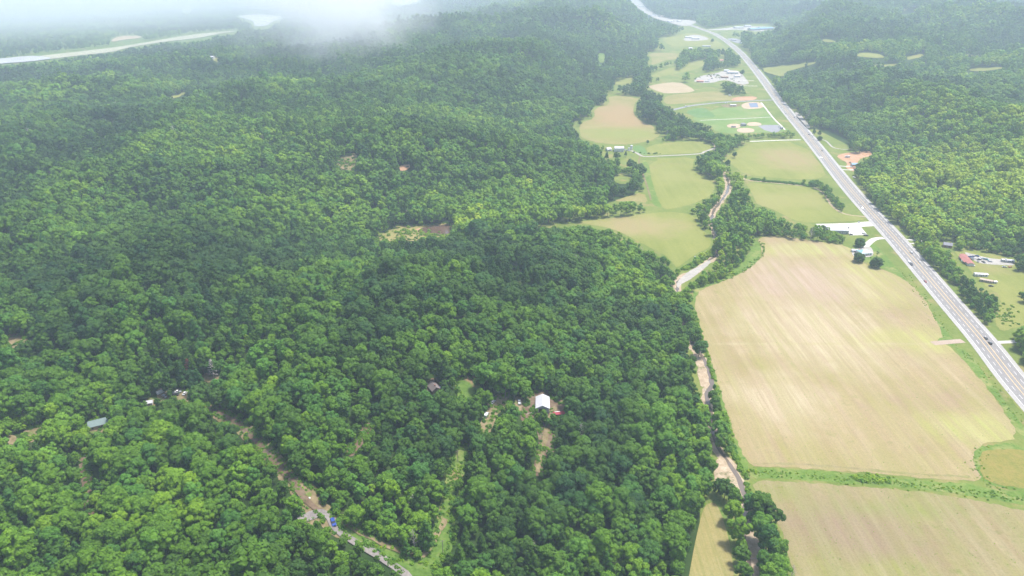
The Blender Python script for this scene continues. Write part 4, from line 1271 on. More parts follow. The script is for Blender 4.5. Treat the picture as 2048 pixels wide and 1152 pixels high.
def dead_pine(px, py, h, mat, label, sparse):
    x, y, z = ground_at(px, py)
    t = tag(empty('dead_pine', (x, y, z), random.uniform(0, 6)), label, 'tree')
    rng = np.random.default_rng(int(px))
    mb = MB(); mb.cyl((0, 0, -.5), .35, .06, h, 7); mb.build('trunk', M['palebark'], t)
    mb = MB()
    for k in range(46):
        zz = h * (.18 + .8 * k / 46); L = (h - zz) * .30 + .5
        a = k * 2.4
        e = Vector((math.cos(a) * L, math.sin(a) * L, zz + L * .25)); s0 = Vector((0, 0, zz))
        side = Vector((-math.sin(a), math.cos(a), 0)) * .07
        mb.add([s0 - side, s0 + side, e + side * .3, e - side * .3], [(0, 1, 2, 3)])
        for j in range(sparse):
            p = s0.lerp(e, rng.uniform(.25, 1)); q = Vector(rng.normal(size=3)).normalized() * .65; w = Vector(rng.normal(size=3)).normalized() * .45
            mb.add([p - q, p + w, p + q, p - w], [(0, 1, 2, 3)])
    mb.build('dead_branches', mat, t)


dead_pine(382, 757, 16, M['deadleaf'], 'dead pine with rust brown needles at the top of the diagonal clearing', 16)
dead_pine(428, 756, 15, M['palebark'], 'bare grey dead pine right of the rust brown one', 4)

# --- the 300 largest in the picture are trees of their own, the rest one wood
inf = (T_all[:, 6] > 4) & (T_all[:, 6] < 2044) & (T_all[:, 7] > 4) & (T_all[:, 7] < 1142)
size = np.where(inf, T_all[:, 9] / T_all[:, 8], 0)
order = np.argsort(-size)
NSINGLE = 296
single = np.zeros(len(T_all), bool); single[order[:NSINGLE]] = True


def zone_of(px, py):
    if px > 1478: return 'on the field side of the creek in the bottom right', 'creek'
    if px > 1400: return 'in the narrow belt between the creek and the mown strip', 'creek'
    if px > 1180: return 'in the wood just left of the mown strip', 'wood'
    if px > 905: return 'in the bottom wood below the red dirt drive', 'wood'
    if py < 1110 and px > 660 and px < 905 : return 'in the wood between the gravel road and the grassy clearing', 'wood'
    if px > 560: return 'in the bottom wood below the gravel road', 'wood'
    if px > 180 and py < 1030: return 'in the wood between the narrow red path and the diagonal clearing', 'wood'
    if px > 180: return 'along the bottom edge left of the gravel road', 'wood'
    return 'in the bottom left corner of the wood', 'wood'


MARKS = [('the blue car', 667, 1047), ('the white bag', 618, 997), ('the white roofed house', 1085, 812), ('the brown cabin', 867, 773), ('the grassy glade', 936, 782),
         ('the red drive end', 1075, 942), ('the upper utility pole', 916, 915), ('the lower utility pole', 886, 1100),
         ('the tip of the mown strip', 1425, 990), ('the tan sand bar', 1443, 945), ('the narrow red path', 188, 1022), ('the narrow red path top', 158, 903),
         ('the grey green roof', 200, 846), ('the pale trunk in the wood', 829, 1020), ('the bottom left corner', 0, 1152), ('the bottom edge middle', 1024, 1152),
         ('the mown strip end', 1420, 1152), ('the weedy sand bar', 1405, 755), ('the short red path', 716, 880), ('a spot low on the left edge', 0, 960),
         ('the gravel road end', 815, 1152), ('the bottom edge left part', 300, 1152), ('the creek at the bottom edge', 1500, 1152),
         ('the diagonal clearing middle', 530, 895), ('the diagonal clearing end', 618, 1005)]
NTH = ['nearest', 'second nearest', 'third nearest', 'fourth nearest', 'fifth nearest', 'sixth nearest', 'seventh nearest', 'eighth nearest', 'ninth nearest', 'tenth nearest', 'eleventh nearest', 'twelfth nearest',
       'thirteenth nearest', 'fourteenth nearest', 'fifteenth nearest']
WAYS = ['right of', 'above and right of', 'straight above', 'above and left of', 'left of', 'below and left of', 'straight below', 'below and right of']


def place_labels(rows):
    """nearest landmark, the way from it, and the rank among the trees of that look lying that way"""
    buckets = {}
    out = [None] * len(rows)
    for i, r in enumerate(rows):
        d = [math.hypot(r[6] - m[1], r[7] - m[2]) for m in MARKS]
        k = d.index(min(d)); dx, dy = r[6] - MARKS[k][1], MARKS[k][2] - r[7]
        w = int(round(math.degrees(math.atan2(dy, dx)) / 45)) % 8
        buckets.setdefault((k, w), []).append((d[k], i))
    for (k, w), lst in buckets.items():
        for n, (_, i) in enumerate(sorted(lst)):
            out[i] = '%s %s %s' % (NTH[min(n, len(NTH) - 1)], WAYS[w], MARKS[k][0])
    return out


PLACE = place_labels(T_all[single])
for row, where in zip(T_all[single], PLACE):
    x, y, z, s, k, tn, px, py, zc, rr, bi, rz = row
    zt, zg = zone_of(px, py)
    k = int(k)
    col_ = 'dark green' if tn < .25 else 'mid green' if tn < .45 else 'bright green' if tn < .7 else 'yellow green'
    form = 'pointed' if k == 5 else 'tall' if k in (2, 4, 7) else 'broad'
    lab = '%s %s tree, %s' % (form, col_.replace(' green', ''), where)
    tree_object('pine_tree' if k == 5 else 'broadleaf_tree', k, x, y, z, s, rz, tn, lab, 'tree', 'trees ' + zt)

REST = T_all[~single]
print('trees', len(T_all), 'massed', len(REST))


def instancer(name, rows, kinds, label, shrub=False):
    n = len(rows)
    me = bpy.data.meshes.new(name)
    me.vertices.add(n)
    me.vertices.foreach_set('co', np.ascontiguousarray(rows[:, :3], np.float32).ravel())
    a = me.attributes.new('kind_id', 'INT', 'POINT'); a.data.foreach_set('value', kinds.astype(np.int32))
    a = me.attributes.new('size', 'FLOAT', 'POINT'); a.data.foreach_set('value', rows[:, 3].astype(np.float32))
    a = me.attributes.new('turn', 'FLOAT', 'POINT'); a.data.foreach_set('value', rows[:, 11].astype(np.float32))
    a = me.attributes.new('tint', 'FLOAT', 'POINT'); a.data.foreach_set('value', rows[:, 5].astype(np.float32))
    o = link(bpy.data.objects.new(name, me))
    tag(o, label, None, kind='stuff')
    ng = bpy.data.node_groups.new(name, 'GeometryNodeTree')
    ng.interface.new_socket('Geometry', in_out='INPUT', socket_type='NodeSocketGeometry')
    ng.interface.new_socket('Geometry', in_out='OUTPUT', socket_type='NodeSocketGeometry')
    gi, go = ng.nodes.new('NodeGroupInput'), ng.nodes.new('NodeGroupOutput')
    ci = ng.nodes.new('GeometryNodeCollectionInfo'); ci.inputs['Collection'].default_value = pcol
    ci.inputs['Separate Children'].default_value = True; ci.inputs['Reset Children'].default_value = True
    ip = ng.nodes.new('GeometryNodeInstanceOnPoints'); ip.inputs['Pick Instance'].default_value = True

    def attr(nm, ty):
        q = ng.nodes.new('GeometryNodeInputNamedAttribute'); q.data_type = ty; q.inputs['Name'].default_value = nm
        return q.outputs['Attribute']
    cx = ng.nodes.new('ShaderNodeCombineXYZ')
    ng.links.new(attr('turn', 'FLOAT'), cx.inputs[2])
    ng.links.new(gi.outputs[0], ip.inputs['Points'])
    ng.links.new(ci.outputs[0], ip.inputs['Instance'])
    ng.links.new(attr('kind_id', 'INT'), ip.inputs['Instance Index'])
    ng.links.new(cx.outputs[0], ip.inputs['Rotation'])
    ng.links.new(attr('size', 'FLOAT'), ip.inputs['Scale'])
    ng.links.new(ip.outputs[0], go.inputs[0])
    md = o.modifiers.new('scatter', 'NODES'); md.node_group = ng
    return o


lodsel = np.where(REST[:, 1] < 750, 0, np.where(REST[:, 1] < 1700, 1, 2))
kinds = lodsel * 8 + REST[:, 4].astype(int)
kinds = np.where((np.random.default_rng(8).uniform(size=len(REST)) < .006) & (REST[:, 1] < 1500), SNAG, kinds)
instancer('forest', REST, kinds, 'dense green wood covering the hills and tree lines of the valley')

# --- low bushes: creek banks, ditch, verges
def bush_rows(pxpts, n, spread, smin, smax, t0, seed, hill=False):
    rng = np.random.default_rng(seed)
    path = wpath(pxpts, hill, 2.0)
    out = []
    for i in range(n):
        p = path[rng.integers(0, len(path))]
        x, y = p.x + rng.normal(0, spread), p.y + rng.normal(0, spread * 1.2)
        out.append([x, y, float(height(np.array([x]), np.array([y]))[0]), rng.uniform(smin, smax), 0, np.clip(t0 + .22 + rng.normal(0, .12), 0, 1), 0, 0, 0, 0, 0, rng.uniform(0, 6.28)])
    return out


rows = []
rows += bush_rows([(1520, 945), (1600, 951), (1700, 958), (1800, 968), (1900, 978), (2000, 992), (2100, 1010)], 330, 1.9, .12, .30, .6, 1)
rows += bush_rows([(1710, 956), (1740, 958), (1775, 960)], 60, 1.5, .35, .7, .62, 2)
rows += bush_rows([(1502, 942), (1512, 943)], 10, 1, .3, .5, .6, 3)
rows += bush_rows([(1392, 640), (1408, 690), (1428, 760), (1436, 790)], 130, .8, .3, .6, .5, 4)
rows += bush_rows([(1446, 830), (1456, 862), (1464, 895), (1480, 935), (1490, 955)], 170, .8, .3, .75, .4, 5)
rows += bush_rows([(1492, 965), (1496, 985), (1500, 992)], 30, .7, .3, .5, .4, 6)
rows += bush_rows([(1523, 482), (1527, 498), (1522, 512), (1505, 525), (1485, 545)], 60, 1.3, .2, .5, .6, 7)
rows += bush_rows([(1400, 572), (1420, 562), (1450, 556), (1470, 545)], 60, 2.0, .3, .8, .62, 8)
rows += bush_rows([(1367, 540), (1385, 530), (1405, 518), (1424, 506)], 110, 1.4, .6, 1.1, .55, 9)
rows += bush_rows([(1800, 540), (1850, 600), (1880, 645), (1900, 670)], 90, 2.6, .10, .26, .65, 10)
rows += bush_rows([(1912, 694), (1960, 735), (2010, 805), (2050, 860)], 90, 2.6, .10, .25, .65, 11)
rows += bush_rows([(1500, 359), (1545, 364), (1600, 369), (1630, 374)], 150, 1.5, .5, 1.1, .25, 12)
rows += bush_rows([(1960, 900), (1952, 930), (1975, 965), (2040, 985)], 55, 2.6, .12, .28, .65, 13)
rows += bush_rows([(1222, 300), (1300, 308), (1310, 307), (1320, 308)], 16, 1, .4, .8, .2, 14)
rows += bush_rows([(700, 1046), (760, 1076), (820, 1115), (850, 1125)], 120, 2.5, .2, .5, .5, 15, True)
rows += bush_rows([(905, 1080), (915, 1000), (912, 950), (930, 900)], 70, 2, .2, .5, .5, 16, True)
rows += bush_rows([(500, 870), (560, 925), (610, 985)], 80, 2.6, .2, .5, .4, 17, True)
rows += bush_rows([(690, 330), (700, 318), (680, 335)], 60, 14, .5, 1.2, .35, 18, True)
rows += bush_rows([(770, 476), (800, 462), (860, 470), (890, 471)], 60, 5, .4, 1.1, .6, 19)
rows += bush_rows([(1760, 498), (1752, 520), (1775, 528)], 8, 2, .3, .5, .15, 20)
rows += bush_rows([(1385, 158), (1430, 150), (1460, 160)], 30, 8, .5, 1.0, .3, 21)
rows += bush_rows([(1990, 600), (2010, 640), (2030, 620)], 90, 5, .2, .6, .6, 22)
for kk, nm in enumerate(('track', 'cut', 'drive', 'yardH', 'gladeA', 'gladeC', 'pathA', 'pathB', 'dirtL', 'gladeL', 'roofL', 'carsM', 'pond', 'cleared')):
    rows += bush_rows(OPEN[nm] + [OPEN[nm][0]], int(26 + .35 * sum(math.dist(OPEN[nm][i - 1], OPEN[nm][i]) for i in range(len(OPEN[nm])))), .9 if nm != 'cleared' else 6, .2, .62, .25, 400 + kk, True)
rng = np.random.default_rng(77)
for i in range(1500):     # weeds dotted over the stubble fields
    px, py = rng.uniform(1400, 2048), rng.uniform(490, 1152)
    if any(poly_dist(np.array([px]), np.array([py]), q)[0] == 0 for q in (BIGFIELD, LOWFIELD)):
        x, y = unproj(px, py)
        rows.append([x, y, 0, rng.uniform(.04, .13), 0, rng.uniform(.5, .95), 0, 0, 0, 0, 0, rng.uniform(0, 6.28)])
rows = np.array(rows)
instancer('undergrowth', rows, np.array(BUSH)[np.arange(len(rows)) % 3], 'low green bushes and weeds along the creek, ditch and verges')
# ------------------------------------------------------------------ buildings
def mat_metal_roof(name, col, rough=0.45):
    m, nt, out = newmat(name)
    tc = nt.nodes.new("ShaderNodeTexCoord")
    w = nt.nodes.new("ShaderNodeTexWave"); w.inputs['Scale'].default_value = 1.6; w.bands_direction = 'X'
    nt.links.new(tc.outputs['Object'], w.inputs['Vector'])
    n = noise(nt, tc.outputs['Object'], 0.5, 4)
    c = ramp(nt, [(0.3, tuple(k * .86 for k in col)), (0.7, col)], n)
    bsdf(nt, out, c, rough, bump=w.outputs[0], bstr=0.12, spec=0.4)
    return m


RM = {
    'white': mat_metal_roof('white_metal_roof', (0.54, 0.54, 0.57)),
    'grey': mat_metal_roof('grey_shingle_roof', (0.25, 0.25, 0.28), .85),
    'brown': mat_metal_roof('weathered_brown_roof', (0.17, 0.14, 0.13), .9),
    'red': mat_metal_roof('red_metal_roof', (0.34, 0.13, 0.11), .7),
    'pink': mat_metal_roof('faded_red_roof', (0.58, 0.26, 0.22), .7),
    'teal': mat_metal_roof('teal_metal_roof', (0.22, 0.42, 0.42), .5),
    'paleteal': mat_metal_roof('pale_teal_roof', (0.50, 0.60, 0.58), .5),
    'blue': mat_metal_roof('blue_metal_roof', (0.16, 0.32, 0.50), .5),
    'greygreen': mat_metal_roof('grey_green_roof', (0.17, 0.23, 0.22), .8),
    'lightgrey': mat_metal_roof('light_grey_roof', (0.55, 0.56, 0.58), .6),
    'tanr': mat_metal_roof('tan_roof', (0.45, 0.36, 0.28), .7),
    'redtarp': mat_plain('red_tarp', (0.30, 0.045, 0.06), .8),
}
WM = {
    'white': mat_plain('white_siding', (0.66, 0.65, 0.62), .8, var=.08), 'grey': mat_plain('grey_siding', (0.40, 0.40, 0.40), .8, var=.1),
    'tan': mat_plain('tan_siding', (0.45, 0.37, 0.28), .8, var=.1), 'brown': mat_plain('brown_boards', (0.16, 0.11, 0.08), .9, var=.2),
    'brick': mat_plain('red_brick', (0.30, 0.14, 0.10), .9, var=.2, scale=3),
}
M['glass'] = mat_plain('dark_glass', (0.03, 0.035, 0.04), 0.12, var=.05, spec=.7)
M['door'] = mat_plain('door_paint', (0.22, 0.20, 0.18), .6)
M['steel'] = mat_plain('galvanised_steel', (0.5, 0.5, 0.5), .4, metallic=.6)
M['tyre'] = mat_plain('tyre_rubber', (0.02, 0.02, 0.02), .9)
M['wood'] = mat_plain('weathered_wood', (0.30, 0.25, 0.20), .9, var=.25, scale=2)


def pos(px, py, h=0.0, hill=False):
    if hill:
        x, y, z = ground_at(px, py)
        return (x, y, z)
    x, y = unproj(px, py, h)
    return (x, y, 0.12)


def building(name, label, p, L, W, H, RH, rz, wall, roof, kind='gable', wins=3, chimney=False, openings=False, porch=False, group=None, roof2=None, garage=False):
    """ridge along local X. parts: wall, roof (> chimney), door, window"""
    t = tag(empty(name, p, rz), label, 'house' if name == 'house' else name.replace('_', ' '), group)
    a, b = L / 2, W / 2
    mb = MB(); mb.box(-a, a, -b, b, -.8, H)
    if kind == 'gable':
        for sx in (-1, 1):
            x0, x1 = (sx * a - .15, sx * a) if sx > 0 else (sx * a, sx * a + .15)
            mb.add([(x0, -b, H), (x0, b, H), (x0, 0, H + RH), (x1, -b, H), (x1, b, H), (x1, 0, H + RH)],
                   [(0, 1, 2), (3, 5, 4), (0, 3, 4, 1), (1, 4, 5, 2), (2, 5, 3, 0)])
    mb.build('wall', WM[wall], t)
    o = .45
    e = RH * o / b
    if kind == 'gable':
        mb = MB()
        for s in (-1, 1):
            v = [(-a - o, s * (b + o), H - e), (a + o, s * (b + o), H - e), (a + o, 0, H + RH), (-a - o, 0, H + RH)]
            v2 = [(q[0], q[1], q[2] + .16) for q in v]
            mb.add(v + v2, [(0, 1, 2, 3), (4, 5, 6, 7), (0, 1, 5, 4), (1, 2, 6, 5), (2, 3, 7, 6), (3, 0, 4, 7)])
        r = mb.build('roof', RM[roof], t)
    elif kind == 'hip':
        k = min(a, b) * .95
        mb = MB()
        v = [(-a - o, -b - o, H - .1), (a + o, -b - o, H - .1), (a + o, b + o, H - .1), (-a - o, b + o, H - .1), (-a + k, 0, H + RH), (a - k, 0, H + RH)]
        mb.add(v, [(0, 1, 5, 4), (2, 3, 4, 5), (0, 3, 2, 1)]).add(v, [])
        r = mb.build('roof', RM[roof], t)
        mb = MB(); mb.add(v, [(1, 2, 5), (3, 0, 4)])
        mb.build('roof_end', RM[roof2 or roof], t)
    else:
        mb = MB(); mb.box(-a - .2, a + .2, -b - .2, b + .2, H, H + .35)
        mb.box(-a * .5, -a * .5 + 1.6, -.8, .8, H + .35, H + 1.2)
        r = mb.build('roof', RM[roof], t)
    if chimney:
        mb = MB(); mb.box(a * .4, a * .4 + .8, -.4, .4, H, H + RH + 1.0); mb.build('chimney', WM['brick'], r)
    mb = MB(); mb.box(-.5, .5, -b - .06, -b + .02, 0, 2.05); mb.build('door', M['door'], t)
    n = wins
    for s in (-1, 1):
        for i in range(n):
            x = -a + L * (i + .5) / n
            if abs(x) < .9: x += 1.6
            if x > a - .7: continue
            mb = MB(); mb.box(x - .5, x + .5, s * b - .05, s * b + .05, 1.0, 2.15); mb.build('window', M['glass'], t)
    if garage:
        mb = MB()
        mb.box(a - .03, a + .05, -b * .55, b * .55, 0, min(H - .3, 3.0)); mb.build('garage_opening', M['glass'], t)
    if porch:
        mb = MB()
        for x in (-a * .6, 0, a * .6): mb.box(x - .08, x + .08, -b - 2.1, -b - 1.94, -.5, H - .5)
        mb.build('porch_post', WM['white'], t)
        mb = MB(); mb.add([(-a * .7, -b - 2.3, H - .6), (a * .7, -b - 2.3, H - .6), (a * .7, -b + .1, H), (-a * .7, -b + .1, H),
                           (-a * .7, -b - 2.3, H - .48), (a * .7, -b - 2.3, H - .48), (a * .7, -b + .1, H + .12), (-a * .7, -b + .1, H + .12)],
                          [(0, 1, 2, 3), (4, 5, 6, 7), (0, 1, 5, 4), (1, 2, 6, 5), (2, 3, 7, 6), (3, 0, 4, 7)])
        mb.build('porch_roof', RM[roof], t)
    return t


# ridge along world Y = rz 90 degrees
building('house', 'house with a bright white metal roof in the bare dirt yard in the wood', pos(1085, 813, 0, True), 13.5, 9.0, 3.4, 2.2, R(-92), 'grey', 'white', wins=3, garage=True)
x, y, z = ground_at(1118, 831)
t = tag(empty('shed', (x, y, z + .2), R(8)), 'low red topped shelter right of the white roofed house', 'shed')
mb = MB()
for sx in (-3.6, 3.6):
    for sy in (-1.6, 1.6): mb.box(sx - .08, sx + .08, sy - .08, sy + .08, -.5, 2.0)
mb.build('post', M['wood'], t)
mb = MB(); mb.box(-4, 4, -2, 1.9, 2.0, 2.12); mb.build('roof', RM['redtarp'], t)
mb = MB(); mb.box(-3, 1.0, 1.0, 1.6, 2.13, 2.3); mb.build('ladder', WM['white'], t)
x, y, z = ground_at(1058, 828)
t = tag(empty('fallen_pole', (x, y, z + .4), R(28)), 'pale pole lying on the dirt left of the white roofed house', 'pole')
mb = MB(); mb.cyl((-3.5, 0, 0), .2, .14, 7, 8, 'x'); mb.build('shaft', M['palebark'], t)
building('cabin', 'weathered brown cabin half hidden beside the grassy glade', pos(868, 781, 0, True), 8.5, 6, 3, 2.0, R(-60), 'brown', 'brown', wins=2, chimney=True)
x, y, z = ground_at(878, 779)
t = tag(empty('tarp', (x, y, z + 1.4), R(20)), 'small blue tarp on the right side of the brown cabin', 'tarp')
mb = MB()
mb.add([(-1.6, -1, 0), (0, -1.1, .4), (1.6, -1, .1), (1.7, 1, .2), (0, 1.1, .8), (-1.6, 1, .4), (-1.6, -1, -1.5), (1.6, -1, -1.5), (1.7, 1, -1.5), (-1.6, 1, -1.5)],
       [(0, 1, 4, 5), (1, 2, 3, 4), (0, 1, 2, 7, 6), (2, 3, 8, 7), (3, 4, 5, 9, 8), (5, 0, 6, 9)])
mb.build('sheet', mat_plain('blue_tarp', (0.12, 0.22, 0.42), .6), t)
building('house', 'grey green roofed house among the trees at the left', pos(200, 852, 0, True), 11, 7, 3, 1.8, R(28), 'tan', 'greygreen', wins=3)
building('shed', 'tiny white roofed shed in the wood at the left', pos(300, 809, 0, True), 3.6, 3.0, 2.2, .8, R(15), 'grey', 'white', wins=1)
building('house', 'teal roofed house on a pale pad beside the highway', pos(1729, 502, 3.5), 13, 10.5, 3.0, 2.4, R(8), 'white', 'paleteal', 'hip', wins=3, roof2='teal')
building('carport', 'small white carport left of the teal roofed house', pos(1709, 501, 1.5), 6, 4, 2.3, .5, R(-10), 'white', 'white', wins=1)
building('warehouse', 'white roofed roadside business beside its white concrete lot', pos(1673, 455.5, 5), 24, 17, 4.6, 1.6, R(-3), 'grey', 'white', wins=5, garage=True)
building('house', 'grey roofed brick house behind the highway trees', pos(1896, 487, 4), 8.6, 7.5, 3.0, 2.0, R(-25), 'brick', 'grey', wins=2, chimney=True)
building('mobile_home', 'long red roofed mobile home beside the yard of old cars', pos(1934, 518, 3), 27, 6.4, 2.8, .9, R(-104), 'white', 'red', wins=6, porch=True)
building('trailer_home', 'white roofed trailer home on the lawn right of the highway', pos(1962, 547.5, 2.5), 12.5, 4.0, 2.5, .5, R(-8), 'white', 'white', wins=4)
building('trailer_home', 'rusty pale trailer home on the lawn right of the highway', pos(1973, 560, 2.2), 10.5, 3.8, 2.4, .5, R(-32), 'tan', 'tanr', wins=3)
building('shed', 'small white shed beside the rusty trailer home', pos(1990, 563, 1.8), 3, 2.6, 2.0, .6, R(5), 'white', 'white', wins=1)
building('shed', 'long grey open shed at the right edge of the lawn', pos(2016, 520, 2.5), 12, 3.6, 2.4, .3, R(-14), 'grey', 'lightgrey', 'flat', wins=3)
# farm
building('barn', 'large white farm building at the end of the long driveway', pos(1238, 297, 5), 15.5, 9, 6.4, 2.2, R(1), 'white', 'white', wins=4, garage=True)
building('shed', 'white lean-to in front of the large white farm building', pos(1236, 302, 1.5), 14, 3, 3.2, .5, R(1), 'white', 'lightgrey', 'flat', wins=4)
building('house', 'small white farmhouse left of the large white farm building', pos(1217, 298, 3), 8, 7, 3.4, 2.2, R(24), 'white', 'white', wins=2)
for (px, py, lab) in ((1262.5, 298.5, 'white round tank right of the farm building'), (1257.5, 299.5, 'smaller white round tank beside the larger one')):
    x, y, z = pos(px, py)
    big = px > 1260
    t = tag(empty('storage_tank', (x, y, 0)), lab, 'tank')
    r = 2.3 if big else 1.4; h = 6.5 if big else 3.5
    mb = MB(); mb.cyl((0, 0, 0), r, r, h, 16); mb.build('body', WM['white'], t, False)
    mb = MB(); mb.cyl((0, 0, h), r * 1.03, .2, r * .5, 16); mb.build('cap', RM['white'], t)
building('house', 'small blue roofed house in the orange clay yard by the highway', pos(1709, 328, 3), 9.5, 7.5, 3, 1.6, R(-5), 'tan', 'blue', wins=3)
building('trailer_home', 'white box trailer on the orange clay by the highway', pos(1695, 313, 2), 7.5, 3, 2.6, .3, R(2), 'white', 'white', 'flat', wins=2)
# park
building('park_pavilion', 'dark scorers hut between the three orange infields', pos(1487, 248.5, 3), 9, 8, 4.2, 1.8, R(10), 'grey', 'grey', 'hip', wins=3)
building('dugout', 'long low dugout at the left infield', pos(1467, 254, 1), 9, 2.5, 2.2, .2, R(2), 'grey', 'grey', 'flat', wins=2)
building('restroom', 'low grey roofed park building beside the park road', pos(1466, 210.5, 2), 13, 6, 3, 1.0, R(0), 'tan', 'lightgrey', wins=3)
building('shelter', 'small park shelter at the corner of the car park', pos(1563, 256, 2), 5, 4, 2.8, 1.2, R(30), 'grey', 'grey', wins=1)
# scrap yard and roadside buildings
building('warehouse', 'white metal building at the top of the scrap yard', pos(1465, 144.5, 4), 30, 14, 5, 2, R(-4), 'white', 'white', wins=6)
building('warehouse', 'small white building behind the white metal building', pos(1453, 140.5, 4), 14, 10, 4.5, 1.5, R(-4), 'white', 'white', wins=3)
building('warehouse', 'white front building of the scrap yard beside the single tree', pos(1474, 152, 3), 15, 9, 4, 1.4, R(3), 'white', 'white', wins=3)
building('shed', 'pale pink roofed open shed in the middle of the scrap yard', pos(1449, 153.5, 3), 19, 10, 4, 1.4, R(0), 'brick', 'tanr', wins=4)
building('shed', 'long faded red shed at the lower left of the scrap yard', pos(1400, 162, 3), 18, 8, 3.4, 1.3, R(-6), 'brick', 'pink', wins=4)
building('shed', 'pale shed beside the long faded red one', pos(1414, 162.5, 2), 13, 4, 2.6, .5, R(-3), 'white', 'white', wins=3)
building('house', 'pink roofed house among trees above the scrap yard', pos(1443, 120, 4), 11, 8, 3.2, 2.4, R(-10), 'white', 'pink', wins=3)
building('warehouse', 'far white building on the pale pasture, left one', pos(1378, 74, 4), 30, 16, 5, 2, R(0), 'white', 'white', wins=5)
building('warehouse', 'far white building on the pale pasture, right one', pos(1391, 76.5, 4), 32, 12, 5, 2, R(-3), 'white', 'white', wins=5)
building('barn', 'small white barn at the tree line below the pale pasture', pos(1381, 97, 3), 13, 9, 4.5, 2.2, R(0), 'white', 'white', wins=2)
building('warehouse', 'long low white building left of the highway, far up the valley', pos(1413, 92.5, 2), 30, 8, 4, 1, R(-3), 'white', 'white', wins=5)
building('warehouse', 'white roadside building just right of the far highway bend', pos(1467, 79, 4), 22, 14, 5, 1.6, R(-10), 'white', 'white', wins=4)
building('warehouse', 'pale roadside building below the white one at the far bend', pos(1485, 86, 3), 20, 12, 4.5, 1.4, R(8), 'white', 'lightgrey', wins=4)
building('school_building', 'large blue roofed building, left wing', pos(1508, 57, 8), 48, 34, 7, 4, R(14), 'grey', 'blue', wins=6)
building('school_building', 'large blue roofed building, right wing', pos(1530, 55.5, 8), 70, 44, 7, 4, R(14), 'grey', 'blue', wins=8)
building('school_building', 'pale roofed annex left of the blue roofed buildings', pos(1477, 54, 6), 42, 30, 6, 2, R(8), 'white', 'lightgrey', wins=5)
building('school_building', 'small pale annex behind the blue roofed left wing', pos(1495, 51.5, 5), 30, 20, 6, 2, R(5), 'white', 'lightgrey', wins=4)
building('warehouse', 'small white building in the far wood at the upper left', pos(421, 119, 0, True), 24, 14, 8, 2, R(0), 'white', 'white', wins=4)
for k, (px, py, l, rf) in enumerate(((1270, 10, 40, 'white'), (1283, 13, 34, 'lightgrey'), (1305, 31, 40, 'white'), (1322, 33, 30, 'tanr'), (1340, 43, 36, 'white'), (1358, 42, 30, 'lightgrey'))):
    building('warehouse', 'tiny %s roofed building of the far town, %s' % (('white', 'grey', 'white', 'tan', 'white', 'grey')[k],
             ('topmost left of the road', 'topmost right of the road', 'left of the second bend', 'right of the second bend', 'left where the highway meets the town', 'right where the highway meets the town')[k]),
             pos(px, py, 4), l, l * .5, 6, 2, R(10 * k), 'white', rf, wins=4)

# ------------------------------------------------------------------ vehicles
def paint(name, col):
    m, nt, out = newmat(name)
    p = bsdf(nt, out, col, 0.3, spec=.6)
    p.inputs['Coat Weight'].default_value = 0.5
    return m


PAINT = {k: paint(k + '_paint_car', c) for k, c in dict(white=(.72, .72, .72), black=(.03, .03, .035), silver=(.42, .43, .45), red=(.40, .05, .04), blue=(.01, .045, .26), grey=(.14, .14, .15),
                                                    teal=(.08, .28, .32), tan=(.45, .37, .27), orange=(.55, .20, .05)).items()}


def xprism(mb, prof, w):
    """profile in x,z across width w"""
    return mb.prism(prof, -w / 2, w / 2)


